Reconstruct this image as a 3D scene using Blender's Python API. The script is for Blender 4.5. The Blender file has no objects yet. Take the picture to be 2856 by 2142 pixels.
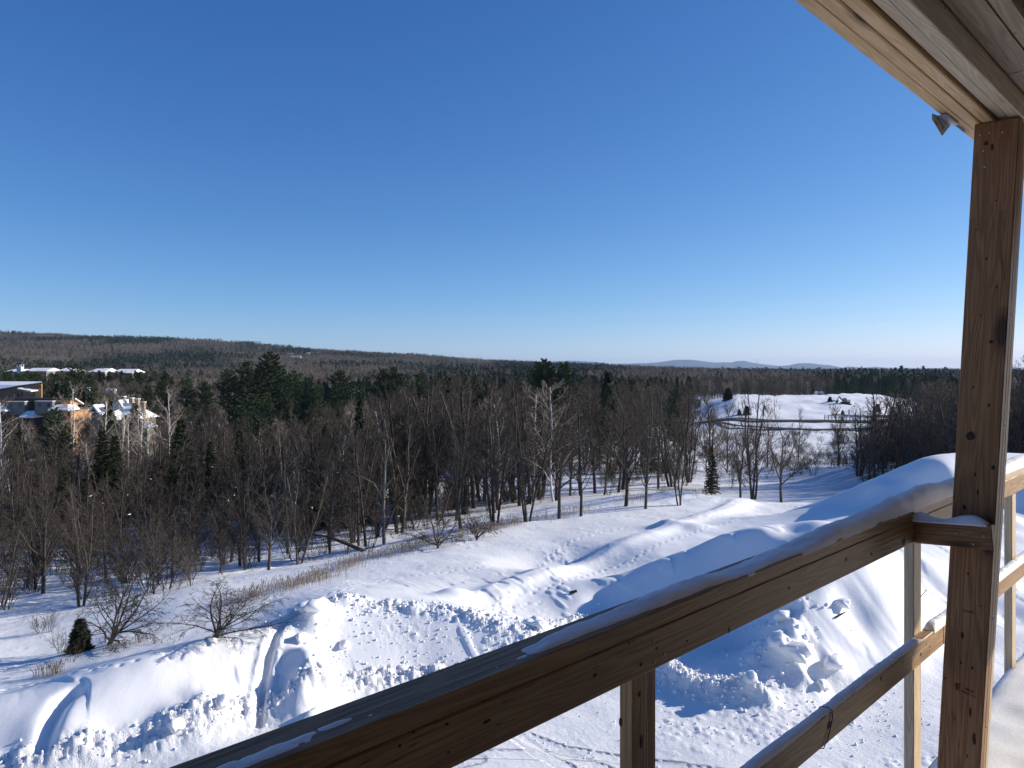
import bpy, bmesh, math, random
import numpy as np
from mathutils import Matrix, Vector

random.seed(7)
rng = np.random.default_rng(7)
R = math.radians
S = bpy.context.scene
COL = S.collection

# ---------------------------------------------------------------- camera
CAMZ = 11.0
F = 2060.0            # focal length in photo pixels (photo 2856 x 2142)
CU, CV = 1428.0, 1032.0
cam = bpy.data.cameras.new('camera')
camo = bpy.data.objects.new('camera', cam); COL.objects.link(camo)
camo.location = (0, 0, CAMZ); camo.rotation_euler = (R(90), 0, 0)
cam.sensor_width = 36; cam.lens = 36*F/2856; cam.shift_y = -(1071-CV)/2856
cam.clip_start = 0.05; cam.clip_end = 60000
S.camera = camo

# ---------------------------------------------------------------- world and sun
SUN_AZ, SUN_EL = 15.0, 21.5          # azimuth measured from +X towards +Y
w = bpy.data.worlds.new("World"); S.world = w; w.use_nodes = True
nt = w.node_tree; bg = nt.nodes['Background']
sky = nt.nodes.new('ShaderNodeTexSky'); sky.sky_type = 'NISHITA'; sky.sun_disc = False
sky.sun_elevation = R(SUN_EL); sky.sun_rotation = R(90-SUN_AZ); sky.altitude = 300
sky.air_density = .7; sky.dust_density = .2; sky.ozone_density = 4
# camera-like tone of the clear winter sky: one gain and one power per colour channel, the same in every direction
sep = nt.nodes.new('ShaderNodeSeparateColor'); cmb = nt.nodes.new('ShaderNodeCombineColor'); nt.links.new(sky.outputs[0], sep.inputs[0])
for i, (gain, pw) in enumerate(((5.04, 1.40), (2.55, 1.03), (1.96, .75))):
    a_ = nt.nodes.new('ShaderNodeMath'); a_.operation = 'MULTIPLY'; a_.inputs[1].default_value = .05; nt.links.new(sep.outputs[i], a_.inputs[0])
    b_ = nt.nodes.new('ShaderNodeMath'); b_.operation = 'POWER'; b_.inputs[1].default_value = pw; nt.links.new(a_.outputs[0], b_.inputs[0])
    c_ = nt.nodes.new('ShaderNodeMath'); c_.operation = 'MULTIPLY'; c_.inputs[1].default_value = gain/1.43/.12; nt.links.new(b_.outputs[0], c_.inputs[0])
    nt.links.new(c_.outputs[0], cmb.inputs[i])
tcw = nt.nodes.new('ShaderNodeTexCoord'); mpw = nt.nodes.new('ShaderNodeMapping'); mpw.inputs['Scale'].default_value = (5, 5, 42); nt.links.new(tcw.outputs['Generated'], mpw.inputs[0])
nz = nt.nodes.new('ShaderNodeTexNoise'); nz.inputs['Scale'].default_value = 1.6; nz.inputs['Detail'].default_value = 6; nz.inputs['Roughness'].default_value = .62; nt.links.new(mpw.outputs[0], nz.inputs['Vector'])
rw = nt.nodes.new('ShaderNodeValToRGB'); rw.color_ramp.elements[0].position = .66; rw.color_ramp.elements[1].position = .82; nt.links.new(nz.outputs[0], rw.inputs[0])
spz = nt.nodes.new('ShaderNodeSeparateXYZ'); nt.links.new(tcw.outputs['Generated'], spz.inputs[0])
r2 = nt.nodes.new('ShaderNodeValToRGB'); e_ = r2.color_ramp.elements; e_[0].position = .02; e_[0].color = (0, 0, 0, 1); e_[1].position = .05; e_[1].color = (1, 1, 1, 1); q_ = e_.new(.11); q_.color = (0, 0, 0, 1); nt.links.new(spz.outputs[2], r2.inputs[0])
mw_ = nt.nodes.new('ShaderNodeMath'); mw_.operation = 'MULTIPLY'; nt.links.new(rw.outputs[0], mw_.inputs[0]); nt.links.new(r2.outputs[0], mw_.inputs[1])
mx = nt.nodes.new('ShaderNodeMix'); mx.data_type = 'RGBA'; nt.links.new(mw_.outputs[0], mx.inputs[0]); nt.links.new(cmb.outputs[0], mx.inputs[6]); mx.inputs[7].default_value = (5.2, 5.6, 6.0, 1)
nt.links.new(mx.outputs[2], bg.inputs[0]); bg.inputs[1].default_value = .12
sl = bpy.data.lights.new('sun', 'SUN'); sl.energy = 4.5; sl.angle = R(.5); sl.color = (1, .93, .82)
so = bpy.data.objects.new('sun', sl); COL.objects.link(so)
SD = Vector((math.cos(R(SUN_EL))*math.cos(R(SUN_AZ)), math.cos(R(SUN_EL))*math.sin(R(SUN_AZ)), math.sin(R(SUN_EL))))
so.rotation_euler = SD.to_track_quat('Z', 'Y').to_euler(); so.location = (30, 5, 40)
vs = S.view_settings; vs.view_transform = 'Standard'; vs.look = 'None'; vs.gamma = 1; vs.exposure = .56
vs.use_curve_mapping = False
cy = S.cycles
cy.max_bounces = 6; cy.diffuse_bounces = 4; cy.glossy_bounces = 2; cy.transmission_bounces = 2
cy.volume_bounces = 0; cy.transparent_max_bounces = 8
cy.use_denoising = True
try: cy.denoiser = 'OPENIMAGEDENOISE'
except Exception: pass
cy.use_adaptive_sampling = True; cy.adaptive_threshold = .012
cy.sample_clamp_indirect = 6

HAZE = 4.2e-5
# ---------------------------------------------------------------- helpers
def tag(o, label=None, cat=None, group=None, kind=None):
    if label: o['label'] = label
    if cat: o['category'] = cat
    if group: o['group'] = group
    if kind: o['kind'] = kind
    return o

def link(o, parent=None):
    COL.objects.link(o)
    if parent is not None: o.parent = parent
    return o

def empty(name, loc=(0, 0, 0), rz=0):
    o = bpy.data.objects.new(name, None); link(o)
    o.location = loc; o.rotation_euler = (0, 0, rz); o.empty_display_size = .2
    return o

def npmesh(name, V, Fq=None, Ft=None, mat=None, smooth=False, attrs=None):
    me = bpy.data.meshes.new(name)
    V = np.asarray(V, np.float32).reshape(-1, 3)
    parts = []
    nq = 0 if Fq is None else len(Fq); ntri = 0 if Ft is None else len(Ft)
    me.vertices.add(len(V)); me.vertices.foreach_set('co', V.ravel())
    loops = []
    if nq: loops.append(np.asarray(Fq, np.int32).ravel())
    if ntri: loops.append(np.asarray(Ft, np.int32).ravel())
    L = np.concatenate(loops)
    me.loops.add(len(L)); me.loops.foreach_set('vertex_index', L)
    tot = np.concatenate([np.full(nq, 4), np.full(ntri, 3)]).astype(np.int32)
    st = np.concatenate([[0], np.cumsum(tot)[:-1]]).astype(np.int32)
    me.polygons.add(len(tot)); me.polygons.foreach_set('loop_start', st)
    try: me.polygons.foreach_set('loop_total', tot)
    except Exception: pass
    if smooth: me.polygons.foreach_set('use_smooth', np.ones(len(tot), bool))
    if attrs:
        for k, a in attrs.items():
            at = me.attributes.new(k, 'FLOAT', 'POINT'); at.data.foreach_set('value', np.asarray(a, np.float32).ravel())
    me.update(calc_edges=True); me.validate()
    if mat: me.materials.append(mat)
    return me

def obj(name, me, parent=None, loc=None):
    o = bpy.data.objects.new(name, me); link(o, parent)
    if loc is not None: o.location = loc
    return o

def ray(u, v, z):            # point at height z on the line of sight through photo pixel (u, v)
    Y = (CAMZ-z)*F/(v-CV)
    return ((u-CU)/F*Y, Y, z)
def at(u, Y, v=None, z=None):
    if z is None: z = CAMZ-(v-CV)/F*Y
    return Vector(((u-CU)/F*Y, Y, z))

# ---------------------------------------------------------------- noise
def _h(ix, iy, s):
    n = (ix.astype(np.int64)*374761393 + iy.astype(np.int64)*668265263 + s*974634777) & 0x7fffffff
    n = ((n ^ (n >> 13))*1274126177) & 0x7fffffff
    n = ((n ^ (n >> 16))*461845907) & 0x7fffffff
    return ((n ^ (n >> 15)) & 0xffffff)/16777215.0
def vn(x, y, s=0):
    ix = np.floor(x); iy = np.floor(y); fx = x-ix; fy = y-iy
    fx = fx*fx*fx*(fx*(fx*6-15)+10); fy = fy*fy*fy*(fy*(fy*6-15)+10)
    a = _h(ix, iy, s); b = _h(ix+1, iy, s); c = _h(ix, iy+1, s); d = _h(ix+1, iy+1, s)
    return (a+(b-a)*fx)*(1-fy)+(c+(d-c)*fx)*fy-.5
def fbm(x, y, s=0, o=4, g=.5):
    r = 0; a = 1
    for i in range(o):
        r = r+a*vn(x*2**i+17.3*i, y*2**i-9.1*i, s+i); a *= g
    return r
def clods(x, y, s, cover=.6):      # rounded lumps of varying height
    ix = np.floor(x); iy = np.floor(y); best = np.zeros_like(x)
    for dx in (-1, 0, 1):
        for dy in (-1, 0, 1):
            jx = ix+dx; jy = iy+dy
            px = jx+.15+.7*_h(jx, jy, s); py = jy+.15+.7*_h(jx, jy, s+1)
            rr = .25+.45*_h(jx, jy, s+2); on = (_h(jx, jy, s+3) < cover)
            d2 = ((x-px)**2+(y-py)**2)/rr**2
            best = np.maximum(best, np.where(on, rr*np.sqrt(np.clip(1-d2, 0, 1)), 0))
    return best
def sstep(a, b, x):
    t = np.clip((x-a)/(b-a), 0, 1); return t*t*(3-2*t)

# ---------------------------------------------------------------- terrain: control points read off the photograph, each put at its real depth
CP = [  # u, v, z
 (-400,2142,.1),(0,2142,.05),(330,2110,.0),(600,2142,0),(1000,2142,0),(1300,2100,0),(1700,2142,0),(2100,2142,0),(2500,2142,0),(2856,2142,0),(3400,2142,0),
 (1500,2020,0),(2000,2020,0),(2300,2000,0),(2600,2000,.05),(3300,2000,0),(1300,1960,.0),(800,2060,0),(1600,1950,0),
 (120,2110,.2),(330,2085,.15),(560,2035,.15),(700,1985,.15),(1000,1905,.1),(1150,1870,.1),(1400,1860,.1),(1600,1860,.1),
 (300,2000,.75),(560,1930,.8),(60,2040,.7),(900,1850,.5),(1100,1800,.7),(1300,1800,.6),
 (-300,2010,.9),(0,1961,1.05),(160,1925,1.2),(310,1885,1.4),(430,1842,1.6),(563,1808,1.6),(764,1756,1.55),(845,1705,1.65),(946,1672,1.65),
 (1098,1690,1.5),(1206,1690,1.5),(1279,1707,1.35),(1387,1739,1.1),(1495,1750,.85),(1580,1745,.6),
 (0,1935,.6),(430,1818,1.0),(764,1733,1.1),(946,1650,1.0),(1163,1660,.9),(1387,1712,.5),(1495,1725,.3),
 (-300,1950,.2),(0,1880,-.4),(200,1810,-1.1),(0,1780,-1.8),(300,1780,-.5),(600,1772,.35),(330,1735,-1.2),(760,1700,.4),
 (150,1765,-1.5),(330,1700,-1.3),(430,1675,-1.2),(573,1641,-1.0),(716,1622,-.9),(900,1593,-.8),(1000,1565,-.8),(1200,1510,-1),(1400,1455,-1.2),(1600,1420,-1.4),
 (1750,1383,-1.1),(1900,1380,-1.2),(2060,1398,-1.5),(2200,1400,-1.9),
 (-200,1650,-4.6),(0,1640,-4.4),(200,1640,-3.8),(330,1665,-2.6),(430,1645,-2.4),(573,1610,-2.4),(716,1590,-2.4),(900,1560,-2.6),(1000,1530,-3),(1200,1478,-3.6),(1400,1425,-4),(1600,1390,-4.2),
 (0,1560,-5.2),(300,1560,-5),(600,1520,-5),(900,1480,-5),(1100,1430,-5.6),(1400,1390,-6),(1700,1345,-6.3),(1900,1345,-5.5),(2100,1355,-5.5),(2300,1345,-5),
 (1300,1350,-6.5),(1100,1350,-6.5),(1600,1320,-6.8),(2000,1290,-6.8),(2400,1290,-6),(700,1420,-6.2),(200,1450,-7),(-300,1500,-6),
 (0,1400,-8.5),(500,1360,-8),(1000,1290,-7.5),(1500,1270,-7.2),(2000,1235,-7.4),(2500,1230,-6.8),(3100,1230,-6.5),
 (900,1640,.3),(900,1618,-.3),(1100,1600,-.1),(1300,1610,.1),(1300,1530,-.4),(1500,1600,.3),(1500,1480,-.8),(1700,1500,0),(1700,1430,-.9),(1900,1430,-.6),(2050,1430,-.4),(2150,1440,0),
 # the big pile
 (1545,1712,.2),(1620,1668,.6),(1700,1625,1.0),(1850,1560,2.0),(2000,1505,3.0),(2130,1468,3.8),(2200,1492,3.4),(2270,1455,4.0),(2340,1462,3.9),(2400,1545,3.3),
 (1800,1520,.3),(1950,1478,.3),(2100,1440,.5),(2130,1560,2.57),(2130,1640,1.61),(2120,1720,.71),(2110,1800,.12),(2000,1600,1.76),(2000,1680,.84),(2000,1750,.2),(1850,1620,1.3),(1850,1680,.62),(1850,1740,.05),(1700,1662,.55),(1700,1700,.12),(1900,1830,.0),(1850,1880,.0),
 (2190,1790,1.1),(2240,1640,2.5),(2320,1590,3.0),(2450,1575,3.0),(2500,1620,2.3),(2400,1680,2.0),(2380,1790,1.0),(2200,1750,1.4),(2300,1900,.1),(2000,1910,.2),(2450,1860,.3),
 (2560,1560,1.9),(2600,1650,.9),(2640,1500,2.2),(2560,1720,.7),(2600,1850,.15),(2800,1900,.05),(2820,1720,.4),(2820,1600,.9),
 # the far right mound
 (2640,1285,5.2),(2760,1275,5.3),(2900,1290,5.0),(2540,1300,4.8),(2450,1330,4.0),(2370,1362,2.7),(2300,1397,1.3),(2230,1425,.4),(2500,1370,3.1),(2400,1402,2.3),(2600,1378,3.2),(2330,1440,1.9),(2200,1470,1.2),
 (2600,1330,4.2),(2750,1400,2.8),(2850,1500,1.8),(2350,1320,-4.0),(2550,1275,-2.5),(3200,1320,3),(3200,1600,.6),
]
PTS = [ray(*c) for c in CP]
PTS += [(-20, 6, 0), (0, 8, 0), (20, 8, 0), (-8, 14, 0), (8, 14, 0), (30, 14, 0), (-30, 14, .1), (45, 22, .2), (-3, 4, 0), (4, 4, 0), (-26, 30, -.6), (55, 40, 1.5), (5, 37.5, .35), (8, 38, .7), (11, 38.5, 1.4), (28, 53, 3.4), (31, 54, 3.8), (35, 56, 3.8), (30, 62, .2), (36, 64, .6), (25, 58, -.6)]
PTS = np.array(PTS)
def warp(X, Y):
    r = np.hypot(X, Y); return np.arctan2(X, Y), np.log(np.maximum(r, 2.0))
def _k(d2): return np.where(d2 > 1e-12, .5*d2*np.log(np.maximum(d2, 1e-12)), 0)
_a, _b = warp(PTS[:, 0], PTS[:, 1]); N = len(PTS)
_K = _k((_a[:, None]-_a)**2+(_b[:, None]-_b)**2)+np.eye(N)*6e-4
_P = np.stack([np.ones(N), _a, _b], 1)
_A = np.zeros((N+3, N+3)); _A[:N, :N] = _K; _A[:N, N:] = _P; _A[N:, :N] = _P.T
_W = np.linalg.solve(_A, np.concatenate([PTS[:, 2], np.zeros(3)]))
def rbf(X, Y):
    sh = X.shape; X = X.ravel(); Y = Y.ravel(); out = np.empty(len(X))
    for i in range(0, len(X), 60000):
        a, b = warp(X[i:i+60000], Y[i:i+60000])
        a = np.clip(a, -.95, .95); b = np.clip(b, math.log(4), math.log(200))
        K = _k((a[:, None]-_a)**2+(b[:, None]-_b)**2)
        out[i:i+60000] = K@_W[:N]+_W[N]+_W[N+1]*a+_W[N+2]*b
    return out.reshape(sh)
# ridge line as seen against the sky, per picture column
RU = np.array([-1200,-500,0,150,300,450,620,700,760,900,1000,1150,1300,1450,1560,1700,1850,2000,2200,2500,2900,4000])
RV = np.array([935,935,938,940,946,951,960,966,972,980,984,992,1001,1006,1009,1014,1019,1024,1027,1029,1030,1030])
RDIST = 2700.0
def ridge_z(u): return CAMZ+(CV-np.interp(u, RU, RV)-np.interp(u, [1200, 1600], [0, 6]))/F*RDIST-13
def farz(X, Y):
    Ys = np.maximum(Y, 1.0); u = CU+X/Ys*F
    base = -9+1.5*vn(X/160, Y/160, 31)+np.interp(Y, [100, 250, 420, 900], [0, .5, 1.0, 0])
    # snowfield with earth banks on the right (420 m away)
    k = sstep(500, RDIST, Y)
    lft = ridge_z(u)
    z = base*(1-k)+lft*k + 10*vn(X/420, Y/420, 5)*sstep(600, 1500, Y)*sstep(3000, 2300, Y)*np.clip((lft-11)/40, 0, 1)
    z = np.where(Y > RDIST, lft+(Y-RDIST)*-.02-8*sstep(RDIST, RDIST+300, Y), z)
    return np.maximum(z, -60)
SF = [(2020,1108),(2200,1100),(2330,1097),(2460,1098),(2560,1120)]
def ground(X, Y):
    X = np.asarray(X, float); Y = np.asarray(Y, float)
    r = np.hypot(X, Y); t = sstep(120, 190, r)
    near = rbf(X, Y); z = near*(1-t)+farz(X, Y)*t
    # knoll carrying the far snowfield: rises from the road up to its banks
    u = CU+X/np.maximum(Y, 1)*F
    m = sstep(1880, 2070, u)*sstep(2720, 2540, u)*sstep(225, 260, Y)*sstep(470, 400, Y)
    kn = 11-(1106+56*sstep(330, 240, Y)-CV+25*np.clip((u-2450)/150, 0, 1))/F*Y
    z = z*(1-m)+np.maximum(z, kn)*m
    return z
def g1(x, y): return float(ground(np.array([x]), np.array([y]))[0])
_YS = np.geomspace(12, 3000, 900)
def hit(u, v):               # where the line of sight through a photo pixel first meets the ground
    X = (u-CU)/F*_YS; zr = CAMZ-(v-CV)/F*_YS
    d = zr-ground(X, _YS); i = np.argmax(d <= 0)
    if i == 0: i = len(_YS)-1
    t = d[i-1]/(d[i-1]-d[i]+1e-9); Y = _YS[i-1]+(_YS[i]-_YS[i-1])*t
    return ((u-CU)/F*Y, Y)
def poly(pts, n=None):
    P = np.array([hit(*p) for p in pts]); return P
def pdist(X, Y, P):          # distance to a polyline, and arc length along it
    best = np.full(X.shape, 1e9); arc = np.zeros(X.shape); side = np.zeros(X.shape); acc = 0
    for (x0, y0), (x1, y1) in zip(P[:-1], P[1:]):
        dx, dy = x1-x0, y1-y0; L2 = dx*dx+dy*dy+1e-9; L = math.sqrt(L2)
        t = np.clip(((X-x0)*dx+(Y-y0)*dy)/L2, 0, 1)
        d = np.hypot(X-x0-t*dx, Y-y0-t*dy); m = d < best
        best = np.where(m, d, best); arc = np.where(m, acc+t*L, arc)
        side = np.where(m, np.sign((X-x0)*dy-(Y-y0)*dx), side); acc += L
    return best, arc, side

# ---- snow detail features in ground coordinates
TRENCH = poly([(835,1712),(795,1732),(770,1762),(757,1800),(745,1850),(735,1900),(728,1960),(722,2020)])
NOTCH = poly([(205,1925),(175,1945),(152,1990),(135,2040),(122,2090)])
BERM = poly([(-150,2142),(60,2120),(200,2100),(330,2088),(450,2065),(560,2035),(640,2010),(700,1985),(800,1960),(1000,1900),(1200,1880)])
CREST = poly([(846,1706),(946,1676),(1050,1690),(1163,1690),(1206,1691),(1279,1708),(1387,1740),(1495,1750),(1600,1735),(1700,1720)])
HEAP = poly([(1840,1850),(1890,1905),(1950,1925),(2010,1935),(2060,1925),(2110,1950)])
SPUR = poly([(2170,1670),(2190,1730),(2180,1790),(2150,1850),(2200,1880)])
WIND = poly([(1310,1690),(1395,1656),(1500,1612),(1600,1573),(1700,1540),(1800,1505),(1900,1465),(2000,1432),(2080,1402)])
FOOT = [poly(p) for p in ([(0,1925),(120,1900),(280,1870),(400,1845)],[(560,1800),(640,1782),(760,1745),(880,1690),(1000,1665)],
   [(890,1650),(960,1635),(1100,1612),(1300,1592),(1500,1562),(1530,1535),(1600,1505),(1750,1470)],
   [(1290,1700),(1420,1672),(1560,1630),(1680,1588),(1760,1575)],[(1320,1716),(1440,1698),(1500,1680)],
   [(1330,1700),(1400,1722),(1450,1745),(1500,1752)],[(1760,1575),(1830,1540),(1960,1480),(2050,1450)],[(900,1665),(985,1640),(960,1620)],
   [(2040,1450),(2110,1440),(2160,1410)])]
TYRE = [poly(p) for p in ([(1440,2052),(1500,2095),(1580,2142)],[(1465,2052),(1570,2090),(1700,2110),(1900,2138)],[(1300,2108),(1450,2104),(1600,2104),(1720,2115)],
   [(1480,2062),(1600,2110),(1720,2160)],[(1820,2130),(1960,2150),(2100,2175)],[(1100,2180),(1220,2142),(1330,2120)])]
BUMPS = [  # u, v, height, radius, shape power
 (1268,1672,.45,.95),(1935,1475,.35,1.2),(1345+560,1380,.3,2.0),(1850,1470,.35,.9),(905,1712,.45,.45),(870,1735,.5,.4),(880,1758,.3,.5),(965,1682,.3,.6),
 (845,1870,.55,.75),(880,1895,.4,.6),(855,1940,.55,.65),(905,1945,.45,.5),(840,1985,.5,.6),(1500,1742,.3,.35),
 (2215,1700,.3,.45),(2200,1770,.35,.4),(2160,1830,.3,.5),(2215,1850,.45,.6),(2320,1868,.3,.6),(2240,1915,.3,.35),(2080,1945,.35,.3),(2135,1960,.15,.3),
 (2380,1700,-.35,.8),(1560,1548,-.55,3.2),(1480,1560,-.3,2.2),(1790,1545,.35,3.0),(170,2060,.25,.8),(560,2010,.3,.8),(600,1990,.25,.7),(480,2030,.2,.6),
 (2790,1455,.6,1.2),(2815,1700,-.5,1.4),(2600,1600,.3,1.0),(1880,1385,.45,2.5),(2000,1400,.3,3)]
BUMPS = [(hit(b[0], b[1]), b[2], b[3]) for b in BUMPS]

def detail(X, Y):
    r = np.hypot(X, Y)
    u = CU+X/np.maximum(Y, 1)*F
    z = np.zeros_like(X); rough = np.zeros_like(X)
    # wind-packed drifts
    xr = X*math.cos(.5)+Y*math.sin(.5); yr = -X*math.sin(.5)+Y*math.cos(.5)
    off_lot = sstep(-.1, .5, ground(X, Y))*1.0
    low = 1-off_lot
    z += .10*fbm(xr/3.1, yr/5.2, 3, 3)+.014*fbm(X/.9, Y/1.4, 9, 3)*off_lot
    z += .07*fbm(X/9, Y/9, 91, 2)
    z += .030*off_lot*sstep(-.1, .2, vn(X/4, Y/4, 92))*np.abs(fbm(xr/.55, yr/2.1, 93, 4, .55))*1.0
    z += .05*off_lot*sstep(.0, .2, vn(X/6+9, Y/6, 95))*sstep(.05, .12, fbm(xr/1.1, yr/3.2, 96, 3))
    for (c, h, rad) in BUMPS:
        d = np.hypot(X-c[0], Y-c[1])/rad
        z += h*np.exp(-(d*(1+.25*vn(X/rad*1.3, Y/rad*1.3, 77)))**2*1.1)
    d, arc, sd = pdist(X, Y, TRENCH); wv = .17*vn(arc*.7, arc*0, 4)
    z += -(.26+.12*vn(arc*2.2, arc*0, 24))*sstep(.19, .05, d+wv*.15+.05*vn(X*5, Y*5, 26))*sstep(-1, 0, -d+2)+.035*np.exp(-((d-.30)/.09)**2)*(1+3*vn(X*5, Y*5, 8))
    rough += sstep(.9, .3, d)*.5
    d, arc, sd = pdist(X, Y, NOTCH)
    z += -.36*np.exp(-(d/.24)**2)
    d, arc, sd = pdist(X, Y, BERM); m = sstep(.62, .1, d+.45*vn(X*.9, Y*.9, 12))
    z += m*(.05+.16*clods(X/.6+.7*vn(X*3, Y*3, 46), Y/.6+.7*vn(X*3, Y*3, 47), 40, .35)+.09*clods(X/.19, Y/.19, 44, .5)+.30*np.abs(fbm(X*2.2, Y*2.2, 48, 5, .6)))
    rough += m
    d, arc, sd = pdist(X, Y, CREST); m = sstep(.8, .1, d+.5*vn(X*1.1, Y*1.1, 13))*(.7+.6*vn(arc*.8, arc*0, 3))
    z += m*(.18*clods(X/.5+.7*vn(X*3, Y*3, 56), Y/.5+.7*vn(X*3, Y*3, 57), 50, .4)+.08*clods(X/.18, Y/.18, 54, .6)+.32*np.abs(fbm(X*2.4, Y*2.4, 58, 5, .6))+.03)
    rough += m
    # tumbled face between the crest and the lot
    m = sstep(2.9, .8, d)*sstep(860, 940, u)*sstep(1620, 1500, u)*(Y < 29)
    mm = m*sstep(-.15, .25, vn(X*.5, Y*.5, 15)+.1)
    z += mm*(.03*clods(X/.2, Y/.2, 60, .3)+.07*clods(X/.4+.6*vn(X*3, Y*3, 61), Y/.4, 64, .10)+.13*np.abs(fbm(X*2.6+.8*Y, Y*2.6, 62, 5, .62))); rough += mm*.6
    d, arc, sd = pdist(X, Y, HEAP); m = sstep(1.1, .15, d)
    z += m*(.35*sstep(1.0, 0, d)+.22*clods(X/.36, Y/.36, 70, .8)+.10*clods(X/.16, Y/.16, 74, .8)); rough += m
    d, arc, sd = pdist(X, Y, SPUR); m = sstep(1.5, .3, d)
    z += m*(.30*clods(X/.8, Y/.8, 80, .5)+.14*clods(X/.35, Y/.35, 84, .4)); rough += m*.5
    d, arc, sd = pdist(X, Y, WIND); tt = sstep(0, 3, arc)
    z += (.34*np.exp(-(np.maximum(d-.2, 0)/.8)**2))*tt
    m = (d < 3)*sstep(1.6, .6, d); z += m*.02*fbm(X*2, Y*2, 33, 2)
    for P in FOOT:
        d, arc, sd = pdist(X, Y, P)
        if d.min() > .6: continue
        ph = arc/.42; cell = np.floor(ph); side = np.where(cell % 2 == 0, .1, -.1)
        wob = .12*vn(arc*.5, arc*0, 21)
        dd = np.hypot((d*sd-side-wob)/.085, (ph-cell-.5)/.26)
        z += -.07*np.exp(-dd**2*1.4)+.02*np.exp(-(d/.25)**2)
    # the ploughed lot: packed, scattered with small lumps
    z += low*(.04*clods(X/.4, Y/.4, 90, .06)+.014*clods(X/.2, Y/.2, 94, .3)*(1+2*vn(X*.6, Y*.6, 7))+.015*fbm(X*1.3, Y*2.2, 6, 3))
    sc = sstep(.02, .3, vn(X*.35+3, Y*.35, 19))*low*sstep(17, 20, X*0+r)
    z += sc*.06*clods(X/.25, Y/.25, 98, .5)
    rough += low*.35
    # woodland floor and hummocks
    wood = sstep(-1.6, -3, ground(X, Y))
    z += wood*(.25*fbm(X/2.2, Y/2.2, 66, 3))
    tm = np.zeros_like(X); ta = np.zeros_like(X); tc = np.zeros_like(X)
    for P in TYRE:
        d, arc, sd = pdist(X, Y, P); m = sstep(.30, .22, d)
        z += -.012*m+.004*np.exp(-((d-.34)/.06)**2); hitm = m > tm
        tm = np.maximum(tm, m); ta = np.where(hitm, arc, ta); tc = np.where(hitm, d*sd, tc)
    return z, np.clip(rough, 0, 1), low, tm, ta, tc

# ---------------------------------------------------------------- materials
def newmat(name, rough=.7):
    m = bpy.data.materials.new(name); m.use_nodes = True
    n = m.node_tree.nodes; b = n['Principled BSDF']; b.inputs['Roughness'].default_value = rough
    b.inputs['Specular IOR Level'].default_value = .25
    return m, m.node_tree, b
def nd(t, typ, **kw):
    n = t.nodes.new(typ)
    for k, v in kw.items(): setattr(n, k, v)
    return n
def ramp(t, src, stops):
    r = t.nodes.new('ShaderNodeValToRGB'); e = r.color_ramp.elements
    while len(e) < len(stops): e.new(.5)
    for i, (p, c) in enumerate(stops):
        e[i].position = p; e[i].color = (*c, 1) if len(c) == 3 else c
    t.links.new(src, r.inputs[0]); return r.outputs[0]
def noise(t, vec, scale, detail=3, rough=.5, dist=0):
    n = t.nodes.new('ShaderNodeTexNoise'); n.inputs['Scale'].default_value = scale
    n.inputs['Detail'].default_value = detail; n.inputs['Roughness'].default_value = rough; n.inputs['Distortion'].default_value = dist
    if vec is not None: t.links.new(vec, n.inputs['Vector'])
    return n.outputs[0]
def mixc(t, f, a, b, typ='MIX'):
    n = t.nodes.new('ShaderNodeMix'); n.data_type = 'RGBA'; n.blend_type = typ
    def put(sock, v):
        if isinstance(v, (tuple, list)): sock.default_value = (*v, 1) if len(v) == 3 else v
        elif isinstance(v, (int, float)): sock.default_value = v
        else: t.links.new(v, sock)
    put(n.inputs[0], f); put(n.inputs[6], a); put(n.inputs[7], b); return n.outputs[2]
def mth(t, op, a, b=None, c=None):
    n = t.nodes.new('ShaderNodeMath'); n.operation = op
    for i, v in enumerate((a, b, c)):
        if v is None: continue
        if isinstance(v, (int, float)): n.inputs[i].default_value = v
        else: t.links.new(v, n.inputs[i])
    return n.outputs[0]
def bump(t, h, dist, strength=1, normal=None):
    b = t.nodes.new('ShaderNodeBump'); b.inputs['Distance'].default_value = dist; b.inputs['Strength'].default_value = strength
    t.links.new(h, b.inputs['Height'])
    if normal is not None: t.links.new(normal, b.inputs['Normal'])
    return b.outputs[0]
def attr(t, name):
    a = t.nodes.new('ShaderNodeAttribute'); a.attribute_name = name; return a.outputs['Fac']
def simple(name, col, rough=.8, var=.25, scale=3.0, spec=.2):
    m, t, b = newmat(name, rough); b.inputs['Specular IOR Level'].default_value = spec
    tc = nd(t, 'ShaderNodeTexCoord').outputs['Object']
    n = noise(t, tc, scale, 4, .6)
    c = ramp(t, n, [(.3, tuple(x*(1-var) for x in col)), (.7, tuple(min(1, x*(1+var)) for x in col))])
    t.links.new(c, b.inputs['Base Color']); return m

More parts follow.
